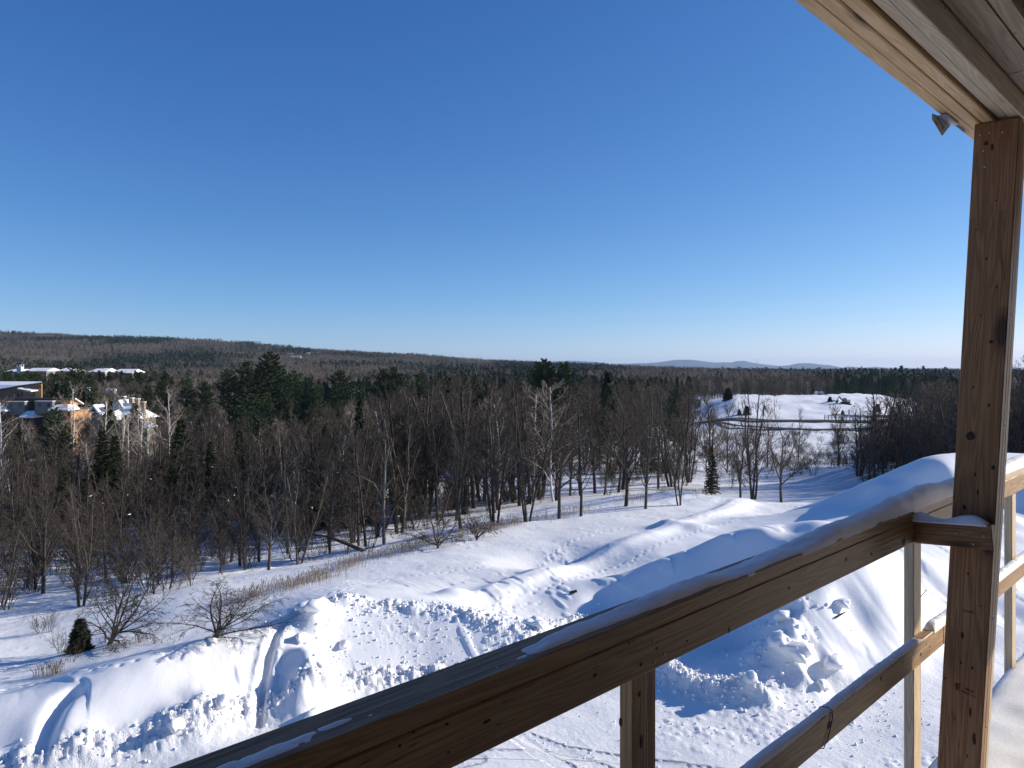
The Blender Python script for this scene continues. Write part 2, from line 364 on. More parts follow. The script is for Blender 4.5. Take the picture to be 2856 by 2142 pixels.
def snow_mat(name, detailed=False, glint=False):
    m, t, b = newmat(name, .55); b.inputs['Specular IOR Level'].default_value = .3
    geo = nd(t, 'ShaderNodeNewGeometry').outputs['Position']
    col = ramp(t, noise(t, geo, .35, 3), [(.3, (.84, .84, .845)), (.7, (.89, .885, .88))])
    if detailed:
        low = attr(t, 'lot'); rg = attr(t, 'rough')
        dirt = mth(t, 'MULTIPLY', low, ramp(t, noise(t, geo, .55, 5, .65, .6), [(.56, (0, 0, 0)), (.74, (1, 1, 1))]))
        speck = ramp(t, noise(t, geo, 14, 4, .75), [(.48, (0, 0, 0)), (.62, (1, 1, 1))])
        dirt = mth(t, 'MULTIPLY', dirt, speck)
        col = mixc(t, mth(t, 'MULTIPLY', dirt, .55), col, (.36, .30, .25))
        pack = mth(t, 'MULTIPLY', low, .5)
        col = mixc(t, pack, col, (.79, .785, .785))
        h1 = noise(t, geo, 7, 5, .65); h2 = noise(t, geo, 38, 3, .6)
        st = mth(t, 'ADD', mth(t, 'MULTIPLY', rg, .9), .12)
        hh = mth(t, 'MULTIPLY', mth(t, 'ADD', h1, mth(t, 'MULTIPLY', h2, .35)), st)
        nrm = bump(t, hh, .07, .8)
        # tread pattern of the loader tyres
        tm = attr(t, 'tyre'); ta = attr(t, 'tyre_along'); tcx = attr(t, 'tyre_across')
        chev = mth(t, 'SINE', mth(t, 'MULTIPLY', mth(t, 'ADD', ta, mth(t, 'MULTIPLY', mth(t, 'ABSOLUTE', tcx), .8)), 23))
        lug = mth(t, 'MULTIPLY', mth(t, 'GREATER_THAN', chev, -.1), tm)
        nrm = bump(t, lug, .10, 1, nrm)
        t.links.new(nrm, b.inputs['Normal'])
    else:
        nrm = bump(t, noise(t, geo, 30 if not glint else 90, 4, .7), .012 if not glint else .004, .5); t.links.new(nrm, b.inputs['Normal'])
    t.links.new(col, b.inputs['Base Color'])
    return m
M_snow = snow_mat('snow', True)
M_snow2 = snow_mat('snow_soft')
def valley_mat():
    m, t, b = newmat('valley_snow', .7)
    geo = nd(t, 'ShaderNodeNewGeometry').outputs['Position']
    n = noise(t, geo, .25, 6, .7)
    wood = attr(t, 'wood'); far = attr(t, 'far')
    litter = ramp(t, n, [(.45, (.80, .80, .81)), (.72, (.42, .38, .34))])
    col = mixc(t, wood, (.84, .84, .845), litter)
    brush = ramp(t, noise(t, geo, .05, 6, .75), [(.35, (.06, .052, .045)), (.65, (.12, .10, .085))])
    col = mixc(t, far, col, brush)
    t.links.new(col, b.inputs['Base Color'])
    t.links.new(bump(t, noise(t, geo, 1.2, 5, .6), .3, .5), b.inputs['Normal'])
    return m
M_valley = valley_mat()

def wood_mat(name, light, dark, weather=0.0, gloss=.5, knots=1.0):
    m, t, b = newmat(name, gloss); b.inputs['Specular IOR Level'].default_value = .25
    tc = nd(t, 'ShaderNodeTexCoord').outputs['Object']
    oi = nd(t, 'ShaderNodeObjectInfo')
    off = nd(t, 'ShaderNodeVectorMath', operation='SCALE'); cmb = nd(t, 'ShaderNodeCombineXYZ')
    for i in range(3): t.links.new(mth(t, 'MULTIPLY', oi.outputs['Random'], (37.0, 19.0, 11.0)[i]), cmb.inputs[i])
    add = nd(t, 'ShaderNodeVectorMath', operation='ADD'); t.links.new(tc, add.inputs[0]); t.links.new(cmb.outputs[0], add.inputs[1])
    p = add.outputs[0]
    mp = nd(t, 'ShaderNodeMapping'); mp.inputs['Scale'].default_value = (2.6, 9, 9); t.links.new(p, mp.inputs[0])
    vo = nd(t, 'ShaderNodeTexVoronoi'); vo.inputs['Scale'].default_value = 1.0; vo.inputs['Randomness'].default_value = 1
    t.links.new(mp.outputs[0], vo.inputs['Vector'])
    kd = vo.outputs['Distance']
    # annual rings bent round the knots
    mp2 = nd(t, 'ShaderNodeMapping'); mp2.inputs['Scale'].default_value = (.9, 16, 16); t.links.new(p, mp2.inputs[0])
    g = noise(t, mp2.outputs[0], 1.2, 2, .5, .4)
    gg = mth(t, 'SINE', mth(t, 'ADD', mth(t, 'MULTIPLY', g, 60), mth(t, 'DIVIDE', .9, mth(t, 'ADD', kd, .12))))
    mp3 = nd(t, 'ShaderNodeMapping'); mp3.inputs['Scale'].default_value = (3, 130, 130); t.links.new(p, mp3.inputs[0])
    fine = noise(t, mp3.outputs[0], 1.0, 3, .6)
    gr = mth(t, 'ADD', mth(t, 'MULTIPLY', gg, .16), mth(t, 'MULTIPLY', fine, .55))
    col = ramp(t, gr, [(.08, dark), (.5, light)])
    blotch = noise(t, p, 2.2, 4, .6)
    col = mixc(t, ramp(t, blotch, [(.45, (0, 0, 0)), (.8, (.6, .6, .6))]), col, tuple(x*.62 for x in light))
    if weather:
        wn = noise(t, mp2.outputs[0], .6, 5, .7)
        col = mixc(t, mth(t, 'MULTIPLY', ramp(t, wn, [(.3, (0, 0, 0)), (.6, (1, 1, 1))]), weather), col, (.42, .40, .37))
    kk = ramp(t, kd, [(.15*knots, (1, 1, 1)), (.20*knots, (.5, .5, .5)), (.33*knots, (0, 0, 0))])
    sel = mth(t, 'GREATER_THAN', nd_sep(t, vo.outputs['Color']), .88)
    kk = mth(t, 'MULTIPLY', kk, sel)
    col = mixc(t, kk, col, (.055, .028, .014))
    # nail and staple marks
    vs2 = nd(t, 'ShaderNodeTexVoronoi'); vs2.inputs['Scale'].default_value = 7.5; t.links.new(p, vs2.inputs['Vector'])
    col = mixc(t, mth(t, 'MULTIPLY', mth(t, 'LESS_THAN', vs2.outputs['Distance'], .035), .8), col, (.03, .02, .015))
    # bark-side drying cracks
    mp4 = nd(t, 'ShaderNodeMapping'); mp4.inputs['Scale'].default_value = (.7, 22, 22); t.links.new(p, mp4.inputs[0])
    cr = noise(t, mp4.outputs[0], 1.0, 3, .55)
    crk = ramp(t, mth(t, 'ABSOLUTE', mth(t, 'SUBTRACT', cr, .5)), [(0, (1, 1, 1)), (.006, (0, 0, 0))])
    crk = mth(t, 'MULTIPLY', crk, mth(t, 'GREATER_THAN', noise(t, p, .9, 1), .56))
    col = mixc(t, mth(t, 'MULTIPLY', crk, .8), col, (.04, .025, .015))
    t.links.new(col, b.inputs['Base Color'])
    t.links.new(bump(t, mth(t, 'SUBTRACT', mth(t, 'ADD', gr, 0), mth(t, 'MULTIPLY', kk, .5)), .004, .5), b.inputs['Normal'])
    return m
def nd_sep(t, c):
    s = t.nodes.new('ShaderNodeSeparateColor'); t.links.new(c, s.inputs[0]); return s.outputs[0]
M_wood = wood_mat('spruce_lumber', (.38, .225, .095), (.24, .128, .05))  # rail lumber, base colour lowered to carry the balcony shade
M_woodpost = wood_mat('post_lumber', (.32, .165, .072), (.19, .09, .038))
M_woodpale = wood_mat('weathered_and_sunlit_lumber', (.70, .54, .34), (.48, .35, .21), .35)  # weathered beam plies, and the far railing with sunlight put into its colour
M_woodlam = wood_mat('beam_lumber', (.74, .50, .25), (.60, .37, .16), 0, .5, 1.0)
M_wooddark = wood_mat('old_lumber', (.42, .30, .19), (.24, .16, .09), .3)

# ================================================================= GROUND
def grid_faces(nr, nc, wrap=False):
    i = np.arange(nr-1)[:, None]; j = np.arange(nc-1)[None, :]
    a = i*nc+j
    return np.stack([a, a+1, a+nc+1, a+nc], -1).reshape(-1, 4)
def radii(r0, r1, step0, ratio):
    r = [r0]
    while r[-1] < r1: r.append(r[-1]+max(step0, r[-1]*ratio))
    return np.array(r)
rr = radii(14, 76, .06, .0034); th = np.linspace(R(-39), R(40), 800)
Rr, Th = np.meshgrid(rr, th, indexing='ij'); X = Rr*np.sin(Th); Y = Rr*np.cos(Th)
G0 = ground(X, Y); D, rough, low, tm, ta, tc_ = detail(X, Y)
low = low*sstep(45, 36, Y)
fade = sstep(14, 16, Rr)*sstep(R(-39), R(-37), Th)*sstep(R(40), R(38), Th)*sstep(76, 73, Rr)
Z = G0+D*fade
me = npmesh('snow_ground', np.stack([X, Y, Z], -1), Fq=grid_faces(*X.shape)[:, ::-1], mat=M_snow, smooth=True,
            attrs={'rough': rough, 'lot': low, 'tyre': tm, 'tyre_along': ta, 'tyre_across': tc_})
o = obj('snow_ground', me); tag(o, 'snow covered building lot, ploughed banks and open snow field', kind='structure')
NEAR = (rr, th, Z)
def gz(x, y):
    """height of the finished ground"""
    r = math.hypot(x, y); t = math.atan2(x, y)
    if 14.2 < r < 75 and th[0] < t < th[-1]:
        i = min(np.searchsorted(rr, r)-1, len(rr)-2); fj = (t-th[0])/(th[1]-th[0]); j = min(int(fj), len(th)-2)
        a = (r-rr[i])/(rr[i+1]-rr[i]); b = fj-j
        return float(Z[i, j]*(1-a)*(1-b)+Z[i+1, j]*a*(1-b)+Z[i, j+1]*(1-a)*b+Z[i+1, j+1]*a*b)
    return g1(x, y)
def groundv(xs, ys):
    return ground(np.array(xs), np.array(ys))

def clearing(X, Y):
    """1 where open snow, 0 where woods stand (picture columns converted through real depth)"""
    u = CU+X/np.maximum(Y, 1)*F
    c = sstep(1040, 1100, u)*sstep(1760, 1650, u)*sstep(97, 101, Y)*sstep(128, 124, Y)          # frozen pond
    c = np.maximum(c, sstep(1985, 2060, u)*sstep(2600, 2500, u)*sstep(128, 140, Y)*sstep(432, 420, Y))
    c = np.maximum(c, sstep(1900, 1960, u)*sstep(2400, 2300, u)*sstep(100, 104, Y)*sstep(432, 400, Y)*.75)
    return c
def cl_m(X, Y): return sstep(1900, 1990, CU+X/np.maximum(Y, 1)*F)*sstep(2650, 2560, CU+X/np.maximum(Y, 1)*F)*sstep(95, 120, Y)*sstep(450, 420, Y)
# shoulders and yard beside and behind the detailed sheet
rr2 = radii(.5, 78, .6, .03); th2 = np.linspace(R(39.5), R(321.5), 220)
A, B = np.meshgrid(rr2, th2, indexing='ij'); X2 = A*np.sin(B); Y2 = A*np.cos(B)
z2 = ground(X2, np.maximum(Y2, 3))*sstep(1, 7, Y2)
edge = sstep(R(30), R(60), np.minimum(np.abs(B-R(39.5)), np.abs(B-R(321.5))))
me = npmesh('yard_snow', np.stack([X2, Y2, z2-.02], -1), Fq=grid_faces(*X2.shape)[:, ::-1], mat=M_snow2, smooth=True)
tag(obj('yard_snow', me), 'snow covered yard round the building', kind='structure')
rr3 = radii(.5, 15, .6, .03); th3 = np.linspace(R(-41), R(41), 60)
A, B = np.meshgrid(rr3, th3, indexing='ij'); X3 = A*np.sin(B); Y3 = A*np.cos(B)
me = npmesh('yard_snow', np.stack([X3, Y3, ground(X3, np.maximum(Y3, 3))*sstep(1, 7, Y3)-.02], -1), Fq=grid_faces(*X3.shape)[:, ::-1], mat=M_snow2, smooth=True)
tag(obj('yard_snow', me), 'snow at the foot of the building', kind='structure')
# valley out to the horizon
rr4 = radii(70, 24000, 1.2, .012); th4 = np.linspace(R(-62), R(62), 420)
A, B = np.meshgrid(rr4, th4, indexing='ij'); X4 = A*np.sin(B); Y4 = A*np.cos(B)
z4 = ground(X4, Y4)
z4 = z4-.25*sstep(80, 74, A)+.5*fbm(X4/14, Y4/14, 88, 3)*sstep(90, 140, A)*sstep(900, 500, A)
sfm = sstep(2010, 2060, CU+X4/np.maximum(Y4, 1)*F)*sstep(2560, 2500, CU+X4/np.maximum(Y4, 1)*F)*sstep(270, 300, Y4)*sstep(440, 425, Y4)
z4 = z4+sfm*(1.9*np.maximum(0, fbm(X4/11, Y4/8, 55, 4))+.9*clods(X4/5, Y4/6, 57, .35))
z4 = z4+.5*fbm(X4/6, Y4/6, 59, 3)*cl_m(X4, Y4)
cl = clearing(X4, Y4); ua = CU+X4/np.maximum(Y4, 1)*F
far = sstep(420, 620, Y4)*(1-cl)
far = far*np.where(Y4 > 4500, 0.0, 1.0)
me = npmesh('valley_ground', np.stack([X4, Y4, z4], -1), Fq=grid_faces(*X4.shape)[:, ::-1], mat=M_valley, smooth=True,
            attrs={'wood': (1-cl)*sstep(75, 85, A), 'far': far})
tag(obj('valley_ground', me), 'snow covered valley floor and wooded ridge', kind='structure')
me = npmesh('valley_ground', [(-26000, -900, -62), (26000, -900, -62), (26000, 30000, -62), (-26000, 30000, -62)], Fq=[(0, 1, 2, 3)], mat=M_snow2)
tag(obj('plain_ground', me), 'snow covered plain reaching the horizon', kind='structure')

# distant blue hills
def hill_mesh():
    us = np.linspace(1380, 3300, 520); ys = np.linspace(11500, 20000, 60)
    U, Yh = np.meshgrid(us, ys, indexing='xy'); Xh = (U-CU)/F*Yh
    def prof(pu, pv): return np.interp(U, pu, pv)
    def layer(d, w, pu, pv):
        top = CAMZ+(CV-prof(pu, pv))/F*d+8*fbm(U/18, Yh/900, 5, 3)
        return (top+60)*np.exp(-((Yh-d)/w)**2)-60
    a = layer(17500, 1700, [1380,1540,1600,1660,1700,1760,1830,1880,1925,1980,2040,2055,2075,2100,2200,3300],
              [1014,1008,1006,1009,1014,1014,1011,1004,1003,1010,1011,1007,1006,1012,1024,1031])
    b = layer(15000, 1300, [1380,2080,2150,2200,2225,2260,2310,2350,2365,2400,2450,2470,2520,3300],
              [1032,1024,1022,1019,1013,1013,1018,1025,1022,1025,1028,1029,1031,1031])
    c = layer(19600, 700, [1380,2350,2420,2442,2480,2560,2640,2700,2800,3300], [1034,1034,1024,1022,1027,1029,1027,1028,1025,1028])
    z = np.maximum(np.maximum(a, b), c); z[0] = -70; z[-1] = -70
    return np.stack([Xh, Yh, z], -1), z, U
V, zh, Uh = hill_mesh()
def hill_mat():
    m, t, b = newmat('far_hills', .9)
    geo = nd(t, 'ShaderNodeNewGeometry').outputs['Position']
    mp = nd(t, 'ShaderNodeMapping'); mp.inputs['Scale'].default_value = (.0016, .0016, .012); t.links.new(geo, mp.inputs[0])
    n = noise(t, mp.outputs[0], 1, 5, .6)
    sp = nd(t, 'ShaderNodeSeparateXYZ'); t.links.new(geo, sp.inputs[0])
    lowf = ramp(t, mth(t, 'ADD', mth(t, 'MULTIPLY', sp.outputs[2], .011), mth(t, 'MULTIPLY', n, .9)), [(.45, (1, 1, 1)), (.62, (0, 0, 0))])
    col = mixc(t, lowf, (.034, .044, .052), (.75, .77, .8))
    t.links.new(col, b.inputs['Base Color']); return m
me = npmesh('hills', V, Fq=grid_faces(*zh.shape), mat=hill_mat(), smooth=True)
tag(obj('hills', me), 'low blue hills on the far horizon', kind='structure')

# ================================================================= BALCONY (the camera stands on it)
ND = np.array([-.6993, .7148]); DD = np.array([.7148, .6993])      # outward normal and direction of the railing
ANG = math.atan2(DD[1], DD[0])
def BP(perp, t, z): return Vector((perp*ND[0]+t*DD[0], perp*ND[1]+t*DD[1], CAMZ+z))
def box_mesh(name, lx, ly, lz, bev=.003, mat=None, seg=1):
    bm = bmesh.new(); bmesh.ops.create_cube(bm, size=1)
    bmesh.ops.scale(bm, vec=(lx, ly, lz), verts=bm.verts)
    if bev: bmesh.ops.bevel(bm, geom=bm.edges[:], offset=bev, segments=seg, affect='EDGES')
    me = bpy.data.meshes.new(name); bm.to_mesh(me); bm.free()
    if mat: me.materials.append(mat)
    return me
def board(name, parent, mat, p0, p1, wid, thk, up=None, bev=.003):
    """board from point p0 to p1 (centres of its ends); wid measured along 'up' x axis, thk across"""
    p0 = Vector(p0); p1 = Vector(p1); ex = (p1-p0); L = ex.length; ex.normalize()
    up = Vector(up if up is not None else (0, 0, 1)); ey = up.cross(ex).normalized(); ez = ex.cross(ey)
    me = box_mesh(name, L, thk, wid, bev, mat)
    o = obj(name, me)
    mw = Matrix((( ex.x, ey.x, ez.x), (ex.y, ey.y, ez.y), (ex.z, ey.z, ez.z))).to_4x4()
    mw.translation = (p0+p1)/2
    if parent is not None:
        o.parent = parent; o.matrix_parent_inverse = Matrix.Identity(4)
        o.matrix_basis = parent_inv(parent) @ mw
    else: o.matrix_world = mw
    return o
def parent_inv(p):
    m = Matrix.Translation(p.location) @ p.rotation_euler.to_matrix().to_4x4()
    return m.inverted()

deck = empty('balcony_deck', BP(0, 2, -1.85))
tag(deck, 'snow covered balcony deck behind the lumber railing', 'deck')
k = 0
pp = -2.3
while pp < 1.0:
    board('deck_plank', deck, M_wood, BP(pp+.07, -4.5, -1.79), BP(pp+.07, 9.2, -1.79), .036, .136); pp += .14; k += 1
# railing
rail = empty('railing', BP(.985, 2.0, -1.77), ANG)
tag(rail, 'unfinished lumber railing topped with snow, running past the post', 'railing')
T0, T1 = -1.2, 8.05
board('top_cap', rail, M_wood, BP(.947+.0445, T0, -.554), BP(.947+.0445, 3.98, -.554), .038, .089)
board('top_cap', rail, M_woodpale, BP(.947+.0445, 3.985, -.554), BP(.947+.0445, T1, -.554), .038, .089)  # sunlit stretch as paler lumber; the shaded stretch is darker in colour
board('top_rail', rail, M_wood, BP(.966, T0, -.6185), BP(.966, T1, -.6185), .089, .038)
board('middle_rail', rail, M_wood, BP(.966, T0, -1.1065), BP(.966, 3.45, -1.1065), .089, .038)
board('middle_rail', rail, M_wood, BP(.966, 3.455, -1.1065), BP(.966, T1, -1.1065), .089, .038)
for tb in (-.3, 1.385, 3.255, 4.88, 6.4, 8.0):
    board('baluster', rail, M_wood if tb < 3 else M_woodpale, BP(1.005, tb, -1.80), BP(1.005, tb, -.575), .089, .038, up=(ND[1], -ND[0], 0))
# short block nailed from railing to post
blk = board('block', rail, M_woodpost, BP(.948, 3.099, -.619), BP(.684, 3.085, -.598), .089, .038)
# post of three plies, leaning a little
LEAN = .0516
post = empty('support_post', BP(.76, 3.16, -1.77))
tag(post, 'brown three ply lumber post holding up the roof beam, leaning slightly', 'post')
for i in range(3):
    tt = 3.118+.019+i*.0385
    pb, ptp = .759+.0516*1.15*.0, 0
    zb, zt = -1.77, .901
    perp_at = lambda z: (.829-.07)+(-LEAN)*(z+.576)
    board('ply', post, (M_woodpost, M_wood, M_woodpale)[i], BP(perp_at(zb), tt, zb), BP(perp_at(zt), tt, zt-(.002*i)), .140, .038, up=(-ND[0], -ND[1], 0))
# roof beam of five plies, boards and joists above it
beam = empty('roof_beam', BP(.71, 3.1, .906))
tag(beam, 'laminated roof beam of several lumber plies resting on the post', 'beam')
TB0, TB1 = -3.0, 8.0
pl = [(.812, .772, .906, M_woodlam), (.7715, .732, .903, M_woodlam), (.7315, .693, .905, M_woodlam), (.685, .651, .914, M_woodpale), (.649, .611, .906, M_woodpale)]
for i, (a, b_, z, m) in enumerate(pl):
    br = [(TB0, 1.62), (1.623, TB1)] if i == 2 else [(TB0, TB1)]
    for (ta_, tb_) in br:
        board('ply', beam, m, BP((a+b_)/2, ta_, z+.12), BP((a+b_)/2, tb_, z+.12), .24, a-b_-.0015)
roof = empty('balcony_roof', BP(-.6, 3, 1.0))
tag(roof, 'dark underside of the balcony roof with boards beside the beam', 'roof')
for (a, b_, z, t0, t1) in ((.606, .527, .985, TB0, 2.90), (.606, .527, .985, 2.905, TB1), (.522, .478, .975, TB0, 2.1), (.522, .478, .985, 2.104, TB1)):
    board('soffit_board', roof, M_wooddark, BP((a+b_)/2, t0, z+.019), BP((a+b_)/2, t1, z+.019), .038, a-b_)
k = TB0+.2
while k < 8.0:
    board('joist', roof, M_wooddark, BP(.475, k, 1.13), BP(-2.35, k, 1.13), .235, .038); k += .406
pr = -2.3
while pr < 1.0:
    board('roof_board', roof, M_wooddark, BP(pr+.14, TB0, 1.262), BP(pr+.14, TB1, 1.262), .019, .279, bev=0); pr += .28
wall = empty('building_wall', BP(-2.4, 2, -1.8))
tag(wall, 'sheathed wall of the unfinished building behind the balcony, with added side panels that shade the rail', 'wall')
for i in range(6):
    t0 = TB0+i*1.835
    board('sheathing_or_shade_panel', wall, M_wooddark, BP(-2.4, t0+.86, -1.8), BP(-2.4, t0+.86, 1.25), 1.715, .05, up=(DD[0], DD[1], 0), bev=.002)
for i in range(3):  # side wall out of view, added to darken the left of the rail
    board('sheathing_or_shade_panel', wall, M_wooddark, BP(-2.3+i*1.07+.53, -1.7, -1.8), BP(-2.3+i*1.07+.53, -1.7, 1.25), 1.06, .05, up=(ND[0], ND[1], 0), bev=.002)
# building below the deck (shades nothing in view, stands where the storeys are)
low_ = empty('building_base', BP(-2.5, 2, -11))
tag(low_, 'storeys of the unfinished building under the balcony', 'building')
o = board('wall', low_, M_wooddark, BP(-4.4, TB0, -6.45), BP(-4.4, 8.0, -6.45), 9.1, 4.0, bev=0)

# lumber grade stamps on the post (flat print)
def text_mesh(name, s, size, mat, depth=.0004):
    c = bpy.data.curves.new(name, 'FONT'); c.body = s; c.size = size; c.extrude = depth; c.align_x = 'CENTER'; c.align_y = 'CENTER'
    o = bpy.data.objects.new(name, c); COL.objects.link(o)
    dg = bpy.context.evaluated_depsgraph_get(); dg.update()
    me = bpy.data.meshes.new_from_object(o.evaluated_get(dg)); bpy.data.objects.remove(o)
    me.name = name; me.materials.clear(); me.materials.append(mat); return me
M_ink = simple('black_ink', (.03, .022, .02), .8, .1)
M_paper = simple('white_plastic', (.62, .63, .66), .5, .06)
def stamp(s, size, perp, z, rot=0):
    me = text_mesh('grade_stamp', s, size, M_ink); o = obj('grade_stamp', me)
    ex = Vector((-ND[0], -ND[1], 0)); ez = Vector((0, 0, 1)); 
    ex = (ex*math.cos(rot)+ez*math.sin(rot)).normalized(); n = Vector((-DD[0], -DD[1], 0)); ey = n.cross(ex)
    mw = Matrix(((ex.x, ey.x, n.x), (ex.y, ey.y, n.y), (ex.z, ey.z, n.z))).to_4x4(); mw.translation = BP(perp, 3.1165, z)
    o.parent = post; o.matrix_basis = parent_inv(post) @ mw; return o
def post_z(v): return -(v-CV)/F*2.79
def post_perp(frac, z): return (.829-LEAN*(z+.576))-.14*frac
for (s_, sz, fr, v, ro) in (('SPF', .012, .37, 1899, -.12), ('NLGA', .007, .37, 1904, -.12), ('82', .014, .37, 1911, -.12), ('No.2', .014, .65, 1906, -.12), ('S-DRY 113', .010, .62, 1917, -.22), ('173 S-GRN', .009, .5, 1692, 0)):
    z_ = post_z(v); stamp(s_, sz, post_perp(fr, z_), z_, ro)

# dark knots standing out on the lumber faces
M_knot = simple('dark_knot', (.035, .018, .009), .6, .5, 60)
def knot(parent, kind, c0, u, v, w_, h_, ang=0):
    """kind 'p': face at constant distance perp from the camera line, 't': face square to the railing at t"""
    ux = (u-CU)/F
    Y = c0/(.7148-.6993*ux) if kind == 'p' else c0/(ux*.7148+.6993)
    c = Vector((ux*Y, Y, CAMZ-(v-CV)/F*Y))
    if kind == 'p': ex = Vector((DD[0], DD[1], 0)); n = Vector((-ND[0], -ND[1], 0)); fs = abs(ux*Y*0+1)*max(.2, math.sin(ANG_OFF(u)))
    else: ex = Vector((-ND[0], -ND[1], 0)); n = Vector((-DD[0], -DD[1], 0)); fs = 1.0
    rx = w_/F*Y*.5/fs; rz = h_/F*Y*.5; k_ = 16; bm = bmesh.new()
    cv = bm.verts.new((0, 0, .0009)); rg = [bm.verts.new((rx*math.cos(a)*random.uniform(.8, 1.15), rz*math.sin(a)*random.uniform(.8, 1.15), .0002)) for a in [i*6.2832/k_ for i in range(k_)]]
    for i in range(k_): bm.faces.new((cv, rg[i], rg[(i+1) % k_]))
    me = bpy.data.meshes.new('knot'); bm.to_mesh(me); bm.free(); me.materials.append(M_knot)
    o = obj('knot', me, parent); ey = n.cross(ex)
    mw = Matrix(((ex.x, ey.x, n.x), (ex.y, ey.y, n.y), (ex.z, ey.z, n.z))).to_4x4(); mw.translation = c+n*.0004
    o.matrix_basis = parent_inv(parent) @ mw @ Matrix.Rotation(ang, 4, 'Z')
def ANG_OFF(u): return ANG_D-math.atan((u-CU)/F)
ANG_D = math.atan2(DD[0], DD[1])
for k_ in ((2770,1304,10,14),(2720,1323,6,10),(2727,1374,6,12),(2690,1415,10,16),(2684,1772,8,20),(2680,1848,5,8),(2712,1863,6,9),(2706,1986,7,28),(2717,2060,9,34),(2697,2109,4,12),(2707,1216,24,25),
  (2750,400,12,13),(2767,411,7,20),(2764,953,11,11),(2751,722,6,8),(2778,560,5,5),(2722,640,4,6),(2780,800,5,9),(2735,880,4,6),(2715,1080,5,8),(2758,1130,6,10),(2700,1600,5,8),(2735,1690,4,5)): knot(post, 't', 3.1178, *k_)
for k_ in ((2521,1511,9,22),(1831,1808,9,7),(1659,1883,11,12),(1916,1788,6,6),(1357,2012,24,11),(1246,2019,12,8),(1154,2041,8,11),(1115,2080,9,12),(1250,2098,7,9),(2033,1757,5,20),(1787,1853,8,11),(2360,1560,5,12),(2430,1545,5,10),(2200,1640,6,10)): knot(rail, 'p', .9468, *k_)
for k_ in ((2568,1825,4,9),(2457,1892,5,15),(2313,2022,12,22),(2594,1804,3,4),(2517,1845,3,5)): knot(rail, 'p', .9468, *k_)
knot(rail, 'p', .9856, 1783, 1935, 8, 16); knot(rail, 'p', .9856, 1789, 2069, 10, 38); knot(rail, 't', 1.340, 1731, 2015, 11, 26)

M_nail = simple('steel_nail', (.30, .30, .31), .35, .2, 5, .6)
def nail(parent, perp, t, z, n):
    bm = bmesh.new(); bmesh.ops.create_cone(bm, cap_ends=True, segments=10, radius1=.0042, radius2=.0036, depth=.0022); me = bpy.data.meshes.new('nail_head'); bm.to_mesh(me); bm.free(); me.materials.append(M_nail)
    o = obj('nail_head', me, parent); n = Vector((*n, 0)); ex = Vector((0, 0, 1)); ey = n.cross(ex); mw = Matrix(((ex.x, ey.x, n.x), (ex.y, ey.y, n.y), (ex.z, ey.z, n.z))).to_4x4(); mw.translation = BP(perp, t, z)
    o.matrix_basis = parent_inv(parent) @ mw
NI = (-ND[0], -ND[1]); NT = (-DD[0], -DD[1])
for tb in (1.385, 3.255, 4.88):
    for (dt, z_) in ((-.022, -.600), (.020, -.638), (-.018, -.646), (-.02, -1.088), (.018, -1.125)): nail(rail, .9462, tb+dt, z_, NI)
for (pf, z_) in ((.80, -.60), (.745, -.632), (.712, -.597)): nail(rail, pf, 3.0665, z_, NT)
for (pf, z_) in ((.735, .86), (.705, .862), (.725, .80), (.665, .855), (.72, .74)): nail(post, pf, 3.1165, z_, NT)
for z_ in (.2, -.2, -.9, -1.3): nail(post, .62-.0516*(z_+.576)+.069-.14+.14*.93, 3.1165, z_, NT)

# snow lying on the rails
def snow_strip(name, label, p_in, p_out, z0, t0, t1, hfun, over=.005, n=None, nx=13, lateral=None):
    n = n or int((t1-t0)/.012)
    ts = np.linspace(t0, t1, n); xs = np.linspace(0, 1, nx)
    T, Xx = np.meshgrid(ts, xs, indexing='ij')
    h, w0, w1 = hfun(ts)
    W0 = (p_in-over)+w0[:, None]; W1 = (p_out+over)-w1[:, None]
    P = W0+(W1-W0)*Xx
    prof = np.sqrt(np.clip(1-np.abs(2*Xx-1)**2.6, 0, 1))
    endt = np.minimum(1, np.minimum(ts-t0, t1-ts)/.05); endt = np.sqrt(np.clip(endt, 0, 1))
    Zz = z0-.004+(h*endt)[:, None]*prof+(.004*fbm(T*9, P*30, 3, 3)+.004*fbm(T*45, P*60, 13, 3))*prof
    V = np.stack([P*ND[0]+T*DD[0], P*ND[1]+T*DD[1], CAMZ+Zz], -1)
    Vb = V.copy(); Vb[..., 2] = CAMZ+z0-.005
    Vb = Vb[:, ::-1]
    ring = np.concatenate([V, Vb], 1); m = ring.shape[1]
    i = np.arange(n-1)[:, None]; j = np.arange(m)[None, :]
    a = i*m+j; b = i*m+(j+1) % m
    q = np.stack([a, b, b+m, a+m], -1).reshape(-1, 4)
    me = npmesh(name, ring, Fq=q, mat=M_railsnow, smooth=True)
    return tag(obj(name, me), label, 'snow')
M_railsnow = snow_mat('rail_snow', False, True)
